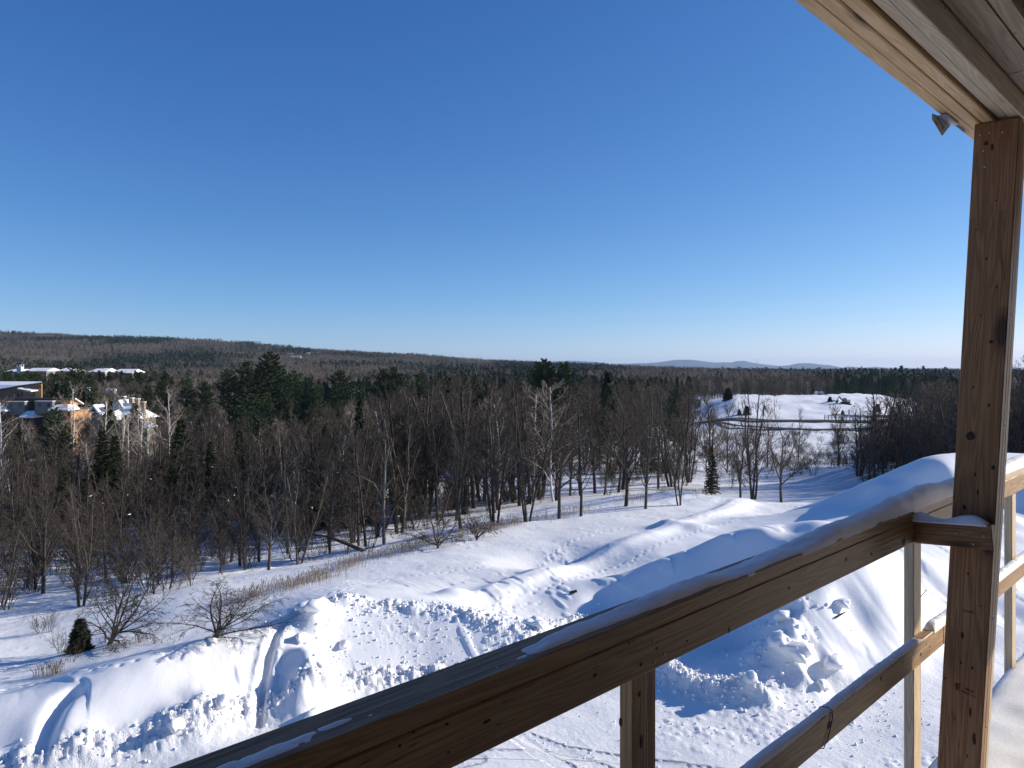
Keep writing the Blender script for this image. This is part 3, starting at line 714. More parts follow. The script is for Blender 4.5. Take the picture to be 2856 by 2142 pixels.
def h_long(ts):
    base = np.interp(ts, [-1.2, .7, 1.05, 1.15, 1.5, 2.0, 2.6, 3.0, 3.9], [.005, .008, .009, .015, .017, .022, .032, .045, .045])
    h = base*(1+.9*vn(ts*3.3, ts*0, 5))+.005*vn(ts*14, ts*0, 6)
    gap = sstep(-.05, .12, vn(ts*2.2, ts*0, 11))*sstep(1.08, .9, ts)
    h = np.maximum(h*(1-gap), .001)
    w0 = np.interp(ts, [0, 1.0, 1.5, 2.5, 3], [.022, .020, .012, .004, 0])+.012*vn(ts*5, ts*0, 7)+.004*vn(ts*26, ts*0, 17)
    w1 = np.interp(ts, [0, .9, 1.15, 1.5, 2.2, 3], [.05, .05, .030, .028, .008, .0])+.012*vn(ts*4, ts*0, 8)+.005*vn(ts*23, ts*0, 18)
    return h, np.maximum(w0, 0), np.maximum(w1, 0)
snow_strip('snow_drift', 'grey shaded snow lying along the long top rail', .947, 1.036, -.535, -1.1, 4.30, h_long)
def h_r(ts): return .045+.012*vn(ts*3, ts*0, 15), ts*0, ts*0
snow_strip('snow_drift', 'thick sunlit snow on the top rail beyond the post', .947, 1.036, -.535, 4.31, 7.3, h_r)
def h_m(ts): return .012+.006*vn(ts*3, ts*0, 25), ts*0+.002, ts*0+.001
snow_strip('snow_drift', 'thin shaded snow on the middle rail left of the post', .947, .985, -1.062, -1.0, 3.20, h_m, over=.002, nx=9)
def h_m2(ts): return .026+.010*vn(ts*3, ts*0, 25), ts*0, ts*0
snow_strip('snow_drift', 'sunlit snow on the middle rail beyond the post', .947, .985, -1.062, 3.32, 7.3, h_m2, over=.006, nx=9)
def h_b(ts): return .030+.02*vn(ts*3, ts*0, 25), ts*0, ts*0
# snow on the block (runs across the railing direction)
nb = 26; tb = np.linspace(.953, .70, nb); hb = .022+.016*np.sin(np.linspace(0, 2.6*math.pi, nb)+1.4)*np.linspace(1, .4, nb)
hb *= np.sqrt(np.clip(np.minimum(np.linspace(.3, 6, nb), np.linspace(7, 0, nb)), 0, 1))
cs = np.linspace(0, 1, 9); TT, CC = np.meshgrid(tb, cs, indexing='ij')
Sx = 3.068+(.05)*CC+np.linspace(0, -.012, nb)[:, None]; Zt = -.574+np.linspace(0, .02, nb)[:, None]+hb[:, None]*np.sqrt(np.clip(1-np.abs(2*CC-1)**2.5, 0, 1))
V = np.stack([TT*ND[0]+Sx*DD[0], TT*ND[1]+Sx*DD[1], CAMZ+Zt-.002], -1)
Vb = V[:, ::-1].copy(); Vb[..., 2] = CAMZ-.580+np.linspace(0, .02, nb)[:, None]
ring = np.concatenate([V, Vb], 1); m_ = ring.shape[1]; i = np.arange(nb-1)[:, None]; j = np.arange(m_)[None, :]; a = i*m_+j; b = i*m_+(j+1) % m_
tag(obj('snow_drift', npmesh('snow_drift', ring, Fq=np.stack([a, a+m_, b+m_, b], -1).reshape(-1, 4), mat=M_railsnow, smooth=True)), 'small drift of snow on the short block by the post', 'snow')
# snow on the deck
nx_, ny_ = 300, 90
ts = np.linspace(-4.4, 9.1, nx_); ps = np.linspace(-2.3, 1.035, ny_)
Tg, Pg = np.meshgrid(ts, ps, indexing='ij')
hz = .10+.05*fbm(Tg*.9, Pg*1.2, 71, 3)+.012*fbm(Tg*6, Pg*6, 72, 3)+.16*sstep(.2, -1.6, Pg)*sstep(2, 4.5, Tg)+.06*sstep(3, 5, Tg)
rim = np.sqrt(np.clip((1.036-Pg)/.06, 0, 1)); hz = hz*(.25+.75*rim)
hz = np.where(Tg < 2.9, hz*.35, hz*1.0)*1.0
V = np.stack([Pg*ND[0]+Tg*DD[0], Pg*ND[1]+Tg*DD[1], CAMZ-1.775+hz], -1)
Vb = V[:, ::-1].copy(); Vb[..., 2] = CAMZ-1.772
tag(obj('deck_snow', npmesh('deck_snow', V, Fq=grid_faces(nx_, ny_)[:, ::-1], mat=M_railsnow, smooth=True)), 'soft snow drifted over the balcony deck', 'snow', kind='stuff')

# string round the middle rail
def tube(name, pts, r, mat, sides=6, parent=None):
    P = np.array([list(p) for p in pts]); n = len(P); T = np.gradient(P, axis=0); T /= np.linalg.norm(T, axis=1)[:, None]+1e-9
    ref = np.array([.3, .2, .93]); A = np.cross(T, ref); A /= np.linalg.norm(A, axis=1)[:, None]; Bv = np.cross(T, A)
    rad = np.full(n, r) if np.isscalar(r) else np.array(r)
    an = np.linspace(0, 2*math.pi, sides, endpoint=False)
    V = P[:, None]+rad[:, None, None]*(A[:, None]*np.cos(an)[None, :, None]+Bv[:, None]*np.sin(an)[None, :, None])
    i = np.arange(n-1)[:, None]; j = np.arange(sides)[None, :]; a = i*sides+j; b = i*sides+(j+1) % sides
    return obj(name, npmesh(name, V, Fq=np.stack([a, b, b+sides, a+sides], -1).reshape(-1, 4), mat=mat, smooth=True), parent)
M_black = simple('black_plastic', (.012, .012, .013), .6, .1)
cs = [(.99, 2.30, -1.095), (.985, 2.30, -1.066), (.975, 2.30, -1.050), (.955, 2.31, -1.050), (.945, 2.315, -1.058), (.943, 2.315, -1.08), (.943, 2.30, -1.105), (.943, 2.275, -1.135), (.944, 2.25, -1.152), (.955, 2.25, -1.156)]
tag(tube('string', [BP(*c) for c in cs], .0016, M_black), 'thin black string looped round the middle rail', 'string')
cs = [(1.02, 3.02, -1.70), (1.03, 2.95, -1.71), (1.035, 2.88, -1.73), (1.04, 2.80, -1.75), (1.04, 2.6, -1.76), (1.03, 2.3, -1.77)]
tag(tube('cable', [BP(*c) for c in cs], .004, M_black), 'thin cable along the deck edge by the post foot', 'cable')

# torn plastic tag stapled under the beam
def tagsheet():
    # two panels: flat against the soffit, then a flap folded down over the outer edge
    pts = {}
    zs = .9035
    def W(u, v, Y): return at(u, Y, v=v)
    f = {'a': (2599, 314), 'b': (2614, 320.5), 'c': (2639, 316), 'd': (2655, 328), 'e': (2674, 343), 'f': (2671, 347), 'g': (2650, 349.5), 'h': (2627, 378), 'i': (2598, 332)}
    def onbeam(u, v, z=zs): Y = (CAMZ-(CAMZ+z))*F/(v-CV); return Vector(((u-CU)/F*Y, Y, CAMZ+z))
    top = [onbeam(*f[k]) for k in 'bcdef']
    g = onbeam(*f['g'])
    a = onbeam(*f['a']); 
    # outer edge line from a to g, flap hangs down a little outside it
    Yh = (a.y+g.y)/2
    h = at(f['h'][0], Yh*1.0, v=f['h'][1]); i_ = at(f['i'][0], a.y*1.0, v=f['i'][1])
    return a, top, g, h, i_
a, top, g, h, i_ = tagsheet()
bm = bmesh.new()
def lerp(p, q, t): return p+(q-p)*t
rows = 7
upper = [a, lerp(a, top[0], 1), top[1], top[2], top[3]]
# panel on the soffit
vs_ = [bm.verts.new(p-Vector((0, 0, .002))) for p in (a, top[0], top[1], top[2], top[3], top[4], g)]
bm.faces.new(vs_)
# curved flap
n1 = 6; grid = []
for r_ in range(n1+1):
    s_ = r_/n1; row = []
    pa = lerp(a, i_, min(1, s_*3)) if s_ < .34 else lerp(i_, h, (s_-.33)/.67)
    pg = lerp(g, h, s_)
    for c_ in range(5):
        q = lerp(pa, pg, c_/4); q = q+Vector((-.001, -.003, 0))*math.sin(math.pi*s_); row.append(bm.verts.new(q-Vector((0, 0, .002))))
    grid.append(row)
for r_ in range(n1):
    for c_ in range(4): bm.faces.new((grid[r_][c_], grid[r_][c_+1], grid[r_+1][c_+1], grid[r_+1][c_]))
me = bpy.data.meshes.new('lumber_tag'); bm.to_mesh(me); bm.free(); me.materials.append(M_paper)
for p_ in me.polygons: p_.use_smooth = True
lt = obj('lumber_tag', me); tag(lt, 'torn white plastic lumber tag with black print, stapled under the beam', 'tag')
md = lt.modifiers.new('thick', 'SOLIDIFY'); md.thickness = .0006
FN = (g-i_).cross(h-i_).normalized()
if FN.dot(Vector((0, 0, CAMZ))-i_) < 0: FN = -FN
def tagtext(s_, size, u, v, pl=(0, 0)):
    me = text_mesh('printed_letters', s_, size, M_ink, .0002); o = obj('printed_letters', me, lt)
    rd = Vector(((u-CU)/F, 1, -(v-CV)/F)); k_ = (i_-Vector((0, 0, CAMZ))).dot(FN)/rd.dot(FN); c = Vector((0, 0, CAMZ))+rd*k_+FN*.0045
    ex = (h-i_); ex = (ex-FN*ex.dot(FN)).normalized(); ey = FN.cross(ex)
    mw = Matrix(((ex.x, ey.x, FN.x), (ex.y, ey.y, FN.y), (ex.z, ey.z, FN.z))).to_4x4(); mw.translation = c
    o.matrix_basis = mw
tagtext('SECTRE-21MZ', .0125, 2620, 345); tagtext('CANADA', .0065, 2608, 344)
tagtext('2x10 S-DRY No.2', .0048, 2629, 334)

# ================================================================= VEGETATION
def bark_mat(name, a, b_, scale=3):
    m, t, b = newmat(name, .85); b.inputs['Specular IOR Level'].default_value = .15
    oi = nd(t, 'ShaderNodeObjectInfo'); tc = nd(t, 'ShaderNodeTexCoord').outputs['Object']
    n = noise(t, tc, scale, 4, .65)
    c = ramp(t, n, [(.3, a), (.7, b_)])
    hs = nd(t, 'ShaderNodeHueSaturation'); t.links.new(c, hs.inputs['Color'])
    t.links.new(mth(t, 'ADD', mth(t, 'MULTIPLY', oi.outputs['Random'], .55), .72), hs.inputs['Value'])
    t.links.new(hs.outputs[0], b.inputs['Base Color']); return m
M_bark = bark_mat('grey_bark', (.042, .035, .029), (.095, .080, .066))
M_twig = bark_mat('brown_twigs', (.050, .041, .033), (.095, .079, .062))
M_birch = bark_mat('white_birch_bark', (.42, .40, .37), (.66, .63, .58), 2)
M_birchtwig = bark_mat('birch_twigs', (.17, .13, .10), (.30, .25, .20))
M_dead = bark_mat('bleached_wood', (.12, .098, .078), (.27, .225, .18))
M_redtwig = bark_mat('reddish_twigs', (.16, .085, .06), (.22, .12, .08))
M_pine = bark_mat('pine_needles', (.048, .070, .034), (.105, .135, .062), 1.2)
M_spruce = bark_mat('spruce_needles', (.022, .034, .015), (.055, .072, .028), 1.2)
M_hem = bark_mat('brownish_needles', (.035, .036, .016), (.085, .075, .03), 1.2)
M_grass = bark_mat('dry_grass', (.26, .19, .13), (.44, .35, .25), 2)

def prisms(seg, sides=3):
    """seg: (n, 8) rows of p0(3) p1(3) r0 r1 -> open prisms"""
    seg = np.asarray(seg, float); n = len(seg)
    p0 = seg[:, :3]; p1 = seg[:, 3:6]; T = p1-p0; T /= np.linalg.norm(T, axis=1)[:, None]+1e-9
    ref = np.where(np.abs(T[:, 2:3]) > .9, np.array([[1., 0, 0]]), np.array([[0, 0, 1.]]))
    A = np.cross(T, ref); A /= np.linalg.norm(A, axis=1)[:, None]+1e-9; Bv = np.cross(T, A)
    an = np.arange(sides)*2*math.pi/sides
    ring = A[:, None]*np.cos(an)[None, :, None]+Bv[:, None]*np.sin(an)[None, :, None]
    V = np.concatenate([p0[:, None]+ring*seg[:, 6, None, None], p1[:, None]+ring*seg[:, 7, None, None]], 1)
    b = (np.arange(n)*2*sides)[:, None]; j = np.arange(sides)[None]; k = (j+1) % sides
    q = np.stack([b+j, b+k, b+k+sides, b+j+sides], -1).reshape(-1, 4)
    return V.reshape(-1, 3), q

def bare_tree(rs, H, style='vase', twig=1.0, r0=None):
    """returns trunk segments, branch segments. Height H."""
    rnd = random.Random(rs); trunk, crown = [], []
    r0 = r0 or H*.0155
    def dirv(d, ang, az):
        d = d.normalized(); a = d.orthogonal().normalized(); b = d.cross(a)
        return (d*math.cos(ang)+(a*math.cos(az)+b*math.sin(az))*math.sin(ang)).normalized()
    def branch(p, d, L, r, lev, dst):
        n = {0: 9, 1: 6, 2: 4, 3: 3, 4: 2}[lev]; pts = [(p.copy(), r)]
        trop = {'multi': .045, 'vase': .055, 'oval': .03, 'apple': -.13 if lev >= 2 else -.01, 'shrub': .05}[style]
        for i in range(n):
            t = (i+1)/n
            d = (d+Vector((rnd.gauss(0, 1), rnd.gauss(0, 1), rnd.gauss(0, .6)))*(.06 if lev == 0 else .15)+Vector((0, 0, trop*(1 if lev else 1.2)))).normalized()
            q = p+d*(L/n); rq = r*(1-.62*t) if lev == 0 else r*(1-.75*t)
            dst.append((*p, *q, pts[-1][1], max(rq, .004))); p = q; pts.append((p.copy(), rq))
            dirs.append(d)
        return pts
    dirs = []
    def spawn(pts, dl, L, lev, lo, count, ang, rf, lf):
        for c in range(count):
            t = lo+(1-lo)*(c+rnd.random())/count; x = t*(len(pts)-1); i = min(int(x), len(pts)-2); f = x-i
            p = pts[i][0].lerp(pts[i+1][0], f); r = pts[i][1]*(1-f)+pts[i+1][1]*f
            d = (pts[i+1][0]-pts[i][0]).normalized()
            az = c*2.4+rnd.random()*1.2; a = R(rnd.uniform(*ang))
            yield p, dirv(d, a, az), L*lf*(rnd.uniform(.7, 1.15))*(1-.55*(t-lo)/(1-lo+1e-6)), max(r*rf, .006)
    if style == 'shrub':
        for s_ in range(rnd.randint(7, 11)):
            az = rnd.random()*6.28; d = Vector((math.cos(az)*.45, math.sin(az)*.45, 1)).normalized()
            L = H*rnd.uniform(.7, 1.05); pts = branch(Vector((math.cos(az)*.12, math.sin(az)*.12, -.2)), d, L, .022, 1, trunk)
            for a in spawn(pts, d, L, 2, .25, 7, (20, 45), .6, .42):
                p2 = branch(*a, 3, crown)
                for b in spawn(p2, None, a[2], 4, .2, 4, (20, 50), .7, .5): branch(*b, 4, crown)
        return trunk, crown
    if style == 'multi':
        for s_ in range(rnd.randint(3, 4)):
            az = s_*1.8+rnd.random(); d = Vector((math.cos(az)*.16, math.sin(az)*.16, 1)).normalized()
            L = H*rnd.uniform(.75, .98); pts = branch(Vector((math.cos(az)*.25, math.sin(az)*.25, -.4)), d, L, r0*.7, 0, trunk)
            for a in spawn(pts, d, L, 1, .16, 15, (22, 44), .42, .26):
                p1 = branch(*a, 1, trunk)
                for b in spawn(p1, None, a[2], 2, .2, 6, (22, 50), .6, .48):
                    p2 = branch(*b, 3, crown)
                    for c in spawn(p2, None, b[2], 4, .15, 6, (22, 52), .7, .5): branch(*c, 4, crown)
        return trunk, crown
    if style == 'apple':
        base = branch(Vector((0, 0, -.3)), Vector((.05, 0, 1)), H*.28, r0*1.7, 1, trunk); nl = 15
        ch = spawn(base, None, H, 1, .35, nl, (12, 80), .5, .92)
        n2, n3, n4 = 9, 7, 3
    elif style == 'oval':
        base = branch(Vector((0, 0, -.4)), Vector((rnd.gauss(0, .03), rnd.gauss(0, .03), 1)), H*.97, r0, 0, trunk)
        ch = spawn(base, None, H, 1, .20, 24, (32, 62), .42, .33); n2, n3, n4 = 7, 5, 2
    else:
        base = branch(Vector((0, 0, -.4)), Vector((rnd.gauss(0, .04), rnd.gauss(0, .04), 1)), H*.55, r0, 0, trunk)
        ch = list(spawn(base, None, H, 1, .26, 9, (20, 48), .62, .52)); n2, n3, n4 = 8, 6, 2
        p_e = base[-1]; ch.append((p_e[0], (base[-1][0]-base[-2][0]).normalized(), H*.45, p_e[1]))
    for a in ch:
        p1 = branch(a[0], a[1], a[2], a[3], 1, trunk)
        for b in spawn(p1, None, a[2], 2, .22, n2, (22, 48), .55, .42):
            p2 = branch(*b, 2, crown)
            for c in spawn(p2, None, b[2], 3, .15, n3, (22, 52), .6, .48):
                p3 = branch(*c, 3, crown)
                for e in spawn(p3, None, c[2], 4, .1, n4, (20, 50), .7, .55): branch(*e, 4, crown)
    return trunk, crown

def thick(seg, mn):
    a = np.array(seg); a[:, 6] = np.maximum(a[:, 6], mn); a[:, 7] = np.maximum(a[:, 7], mn*.7); return a
def tree_meshes(key, rs, H, style, mt, mc, mn=.012, r0=None):
    tr, cr = bare_tree(rs, H, style, r0=r0)
    V, q = prisms(thick(tr, mn*1.2), 5); mtm = npmesh(key+'_trunk', V, Fq=q, mat=mt, smooth=True)
    V, q = prisms(thick(cr, mn), 3); mcm = npmesh(key+'_crown', V, Fq=q, mat=mc)
    return mtm, mcm
BARE = [tree_meshes('bare_tree', 10+i, 15, ('vase', 'oval', 'multi', 'oval', 'vase', 'multi', 'vase')[i], M_bark, M_twig, .013) for i in range(7)]
BIRCH = [tree_meshes('birch_tree', 40+i, 14, 'oval', M_birch, M_birchtwig, .013, r0=.13) for i in range(3)]
SHRUB = [tree_meshes('shrub', 60+i, 3, 'shrub', M_bark, M_twig, .010) for i in range(4)]
REDSH = [(a, None) for a in ()]
APPLE = [tree_meshes('apple_tree', 75+i, 4.2, 'apple', M_bark, M_twig, .007, r0=.085) for i in range(3)]

def blades(P, D, L, W, spread, n, rg):
    """n needle-spray triangles around each point P along D"""
    m = len(P); P = np.repeat(P, n, 0); D = np.repeat(D, n, 0)
    d = D+rg.normal(0, spread, D.shape); d /= np.linalg.norm(d, axis=1)[:, None]
    s = np.cross(d, rg.normal(0, 1, D.shape)); s /= np.linalg.norm(s, axis=1)[:, None]+1e-9
    l = L*rg.uniform(.6, 1.2, (len(P), 1)); wv = W*rg.uniform(.7, 1.3, (len(P), 1))
    V = np.stack([P-s*wv*.5, P+s*wv*.5, P+d*l], 1); return V.reshape(-1, 3), np.arange(len(P)*3).reshape(-1, 3)
def conifer(key, rs, H, kind, mat, dens=1.0, lod=False):
    rg = np.random.default_rng(rs); tr = []; 
    lean = rg.normal(0, .012, 2)
    n = 12; pts = [(lean[0]*H*i/n, lean[1]*H*i/n, -.4+(H+.4)*i/n) for i in range(n+1)]
    r0 = H*.014
    for i in range(n): tr.append((*pts[i], *pts[i+1], r0*(1-i/n)+.015, r0*(1-(i+1)/n)+.012))
    Ps, Ds = [], []
    lo = .28 if kind == 'pine' else .06
    z = H*lo
    while z < H*.985:
        t = (z/H-lo)/(1-lo)
        if kind == 'pine':
            rad = H*.26*(np.interp(t, [0, .15, .45, .8, 1], [.55, .95, 1.0, .62, .12]))*rg.uniform(.6, 1.15); up = .12+.5*t; nb = rg.integers(4, 7); step = H*.036
        elif kind == 'fir':
            rad = H*.30*(1-t)**.85*rg.uniform(.85, 1.1)+.1; up = -.05+.45*t; nb = 8; step = H*.035
        else:
            rad = H*.20*(1-t)**.9*rg.uniform(.75, 1.12)+.12; up = -.22+.55*t; nb = 7; step = H*.026
        az0 = rg.uniform(0, 6.28)
        for b in range(nb):
            az = az0+b*6.283/nb+rg.normal(0, .25); Lb = rad*rg.uniform(.65, 1.1)
            dr = np.array([math.cos(az), math.sin(az), up+rg.normal(0, .06)]); dr /= np.linalg.norm(dr)
            p = np.array([lean[0]*z, lean[1]*z, z]); droop = -.10 if kind != 'pine' else .10
            q = p+dr*Lb*.5; e = q+(dr+np.array([0, 0, droop]))*Lb*.5
            tr.append((*p, *q, .022+.004*Lb, .015)); tr.append((*q, *e, .015, .006))
            k = max(3, int(Lb*(7 if kind == 'pine' else 8)*dens))
            for s in range(k):
                f = (s+.6)/k; f = .25+.75*f if kind == 'pine' else .12+.88*f
                c = p+(q-p)*min(1, f*2)+(e-q)*max(0, f*2-1)
                lat = np.array([-math.sin(az), math.cos(az), 0])*rg.normal(0, .16*Lb*(1.15-f))
                Ps.append(c+lat+np.array([0, 0, rg.normal(0, .04)]))
                dd = dr*.7+lat/(np.linalg.norm(lat)+.01)*.55+np.array([0, 0, .35 if kind == 'pine' else -.12]); Ds.append(dd)
        z += step*rg.uniform(.8, 1.2)
    Ps = np.array(Ps); Ds = np.array(Ds)
    if kind == 'pine': V, T = blades(Ps, Ds, .55, .15, .5, 11, rg)
    else: V, T = blades(Ps, Ds, .36, .11, .34, 9, rg)
    V2, q2 = prisms(tr, 4)
    return npmesh(key+'_trunk', V2, Fq=q2, mat=M_bark, smooth=True), npmesh(key+'_crown', V, Ft=T, mat=mat)
PINE = [conifer('pine_tree', 100+i, 20, 'pine', M_pine, 1.0) for i in range(4)]
SPRUCE = [conifer('spruce_tree', 120+i, 12, 'spruce', M_spruce, 1.0) for i in range(3)]
HEMLOCK = [conifer('hemlock_tree', 130+i, 11, 'fir', M_hem, .8) for i in range(2)]
YOUNG = [conifer('young_fir', 140+i, 3, 'fir', M_spruce, 1.2) for i in range(2)]

def true_h(pair):
    k = pair[1].name
    if k not in _TH:
        _TH[k] = max(max(v.co.z for v in m.vertices) for m in pair)
    return _TH[k]
_TH = {}
def plant(name, pair, x, y, h, h0, label, cat, group=None, rz=None, sx=1.0, z=None, parts=('trunk', 'crown'), lean=0, mats=None):
    o = empty(name, (x, y, (gz(x, y) if z is None else z)-.05), random.random()*6.283 if rz is None else rz)
    s = h/true_h(pair); o.scale = (s*sx, s*sx, s)
    if lean: o.rotation_euler = (lean*random.uniform(-1, 1), lean*random.uniform(-1, 1), o.rotation_euler[2])
    for nm, me in zip(parts, pair): obj(nm, me, o)
    return tag(o, label, cat, group)
def hplant(name, pair, h0, u, vbase, vtop, label, cat, **k):
    x, y = hit(u, vbase); h = (vbase-vtop)/F*y
    return plant(name, pair, x, y, h, h0, label, cat, **k)
def farplant(name, pair, h0, u, vtop, Yd, label, cat, **k):
    x = (u-CU)/F*Yd; zb = gz(x, Yd); ht = CAMZ-(vtop-CV)/F*Yd-zb
    return plant(name, pair, x, Yd, ht, h0, label, cat, z=zb, **k)
USED = []          # ground spots already taken (x, y, radius)
def use(o, r=1.5): USED.append((o.location.x, o.location.y, r)); return o

# ---- named single trees
use(hplant('apple_tree', APPLE[0], 3.9, 600, 1778, 1575, 'wide low bare apple tree with arching branches on the near snow bank', 'tree', sx=1.75))
use(hplant('apple_tree', APPLE[1], 3.9, 300, 1795, 1560, 'bare crooked apple tree beside the small dark fir on the slope', 'tree', sx=1.0))
use(hplant('young_fir', YOUNG[0], 3, 222, 1815, 1715, 'small dark fir bush at the foot of the crooked apple tree', 'tree', sx=1.1))
use(hplant('apple_tree', APPLE[2], 3.9, 1222, 1530, 1370, 'bushy many stemmed bare tree standing in the dry grass strip', 'tree', sx=.9))
use(hplant('apple_tree', APPLE[1], 3.9, 1330, 1508, 1410, 'small low forked bare tree behind the dry grass', 'tree', sx=1.1))
def dead_tree():
    tr = []
    def b(p, q, r0, r1): tr.append((*p, *q, r0, r1))
    b((0, 0, -.4), (-.15, 0, 3.2), .26, .22); b((-.15, 0, 3.2), (.05, .1, 6.3), .22, .15); b((.05, .1, 6.3), (.12, .1, 7.6), .15, .11)
    b((.12, .1, 7.6), (.7, .1, 9.6), .10, .03); b((.12, .1, 7.6), (-.5, .0, 9.1), .08, .02); b((.12, .1, 7.6), (.1, .1, 10.2), .07, .025)
    b((-.05, 0, 4.2), (-1.4, .2, 5.9), .10, .06); b((-1.4, .2, 5.9), (-3.2, .3, 6.6), .06, .02)
    b((-.1, 0, 3.4), (-1.0, -.3, 4.4), .08, .05); b((-1.0, -.3, 4.4), (-2.3, -.4, 4.9), .05, .015); b((.05, 0, 5.4), (1.2, .2, 6.6), .06, .015)
    V, q = prisms(tr, 7); return npmesh('dead_tree', V, Fq=q, mat=M_dead, smooth=True)
x, y = hit(1072, 1518); o = obj('dead_tree', dead_tree()); o.location = (x, y, gz(x, y)); s_ = (1518-1225)/F*y/10.2; o.scale = (s_*.75, s_*.75, s_)
use(tag(o, 'dead pale trunk with broken upright forks among the bare trees', 'tree'))
NEAR_TREES = [ # u, vbase, vtop, variant, label
 (100,1640,1290,0,'tall bare tree with many upright limbs at the left wood edge, nearest the picture edge'),
 (225,1690,1330,2,'bare ascending tree with a dark straight foot, left of the crooked apple tree'),
 (430,1655,1400,4,'gnarled bare tree standing on the rim of the convex snow slope'),
 (120,1660,1250,6,'broad bare tree with thick twin trunk in the left wood edge'),
 (1000,1520,1190,1,'bare tree leaning over the fallen snowy branch by the grass strip'),
 (920,1545,1240,3,'slim bare tree at the left end of the dry grass strip'),
 (1285,1480,1085,0,'large bare tree with a snow filled fork in front of the frozen clearing'),
 (1380,1460,1075,2,'dark twin stemmed bare tree in front of the frozen clearing'),
 (1470,1455,1100,5,'straight bare tree right of the twin stemmed one'),
 (1560,1445,1045,4,'tallest bushy bare tree with fan shaped crown in the middle of the wood'),
 (1620,1440,1090,1,'slender double trunk tree just right of the fan shaped tree'),
 (1745,1412,1010,6,'bare tree with twigs rising above the horizon near the field hump'),
 (1800,1418,1075,3,'leaning dark tree at the left side of the field hump'),
 (1895,1408,1160,5,'bare tree with one long leaning bough on the field hump'),
 (2065,1395,1120,0,'bare tree with thick broken stub on the far field rim'),
 (2100,1392,1060,2,'tree with two leaning grey stems on the far field rim'),
 (2180,1400,1090,4,'dense bare tree in front of the far road'),
 (1985,1360,1130,1,'thin straight tree left of the open snowy clearing'),
]
for (u, vb, vt, vi, lab) in NEAR_TREES:
    use(hplant('bare_tree', BARE[vi], 15, u, vb, vt, lab, 'tree', sx=.9), 2.0)
x, y = hit(1990, 1385)
use(hplant('hemlock_tree', HEMLOCK[0], 11, 1985, 1380, 1240, 'ragged drooping green cedar on the far field rim', 'tree', sx=.6))
SPR = [(285,1196,82,1.0,'tall dark spruce, larger of the pair near the birches'),(318,1210,86,1.0,'second dark spruce with long flat branches right of the larger one'),
 (509,1164,100,1.25,'broad black spruce rising above the brown thicket'),(589,1227,92,1.0,'small narrow spruce between the broad spruce and the pointed one'),(665,1196,96,1.05,'pointed dark spruce standing alone right of the thicket'),
 (175,1300,74,1.1,'half hidden dark spruce left of the spruce pair'),(480,1290,88,1.4,'dark spruce mass with bronze tint under the broad spruce'),(545,1330,82,1.2,'low dark spruce below the narrow one'),
 (235,1330,70,1.3,'low spreading spruce in front of the spruce pair')]
for (u, vt, Yd, sx, lab) in SPR: use(farplant('spruce_tree', SPRUCE[int(u) % 3], 12, u, vt, Yd, lab, 'tree', sx=sx), 2.2)
HEM = [(890,1330,76,1.5,'dark hemlock behind the leaning bare trees'),(960,1300,80,1.6,'largest dark hemlock mass left of the dead pale trunk'),(1020,1360,78,1.3,'lower hemlock beside the dead pale trunk'),(850,1400,72,1.4,'shaded hemlock at the left of the hemlock mass'),
 (1815,1220,128,1.5,'rounded greenish cedar behind the field hump'),(1860,1260,125,1.3,'smaller cedar right of the rounded one'),(1700,1290,120,1.3,'dim green cedar left of the field hump')]
for (u, vt, Yd, sx, lab) in HEM: use(farplant('hemlock_tree', HEMLOCK[int(u) % 2], 11, u, vt, Yd, lab, 'tree', sx=sx), 2.5)
PIN = [(755,975,190,'tallest white pine on the skyline, left of centre'),(690,1000,196,'broad white pine just left of the tallest one'),(815,1030,185,'white pine just right of the tallest one'),
 (640,1022,205,'lower pine left of the broad skyline pine'),(780,1012,200,'pine crowding the right side of the tallest pine'),(725,1018,205,'pine squeezed between the two big skyline pines'),(860,1045,190,'rounded pine between the skyline group and the twin pines'),
 (945,1028,190,'wide pine above the pale thicket'),(1070,1022,205,'left one of two matching pines'),(1098,1015,200,'right one of two matching pines'),(1172,1032,205,'dark pine left of a small notch in the skyline'),(1222,1030,210,'dark pine right of the small notch'),
 (1515,995,150,'sharp topped pine breaking the horizon near the centre'),(1570,1003,150,'second pine breaking the horizon near the centre'),(1487,1035,165,'shorter dark pine beside the sharp topped pine'),
 (880,1070,150,'big green pine in front of the skyline group'),(705,1095,140,'pine standing forward below the tallest pine'),(670,1125,135,'dense pine at the top of the brown thicket'),(740,1090,150,'pine behind the forward standing one'),(845,1095,150,'pine shouldering the big green one'),
 (410,1068,175,'layered pine right of the snowy roofed house'),(372,1080,185,'smaller layered pine behind the house'),(450,1055,200,'pine behind the layered pine'),(520,1050,215,'low pine in the middle distance left'),(570,1060,215,'low pine next to the white roof patch'),
 (1880,1078,150,'single pine between bare trees left of the snowfield'),(1440,1075,170,'small pine peeping over the bare crowns'),(1350,1055,190,'small dark pine far behind the centre wood'),(152,1130,120,'thin pale green pine in front of the long building'),
 (175,1195,110,'bushy pine at the foot of the long building'),(20,1030,235,'dark pine at the left picture edge'),(60,1040,240,'pine right of the left edge pine'),(105,1035,245,'third pine above the snowy shed roof'),(150,1050,240,'dense pine above the roof corner'),
 (190,1045,235,'tall pine beside the roof corner'),(215,1010,250,'pine topping the dark row above the long building'),(245,1040,245,'pine at the right end of the dark row')]
for (u, vt, Yd, lab) in PIN: use(farplant('pine_tree', PINE[int(u) % 4], 20, u, vt, Yd, lab, 'tree', sx=.85 if Yd > 160 else .8), 3.0)
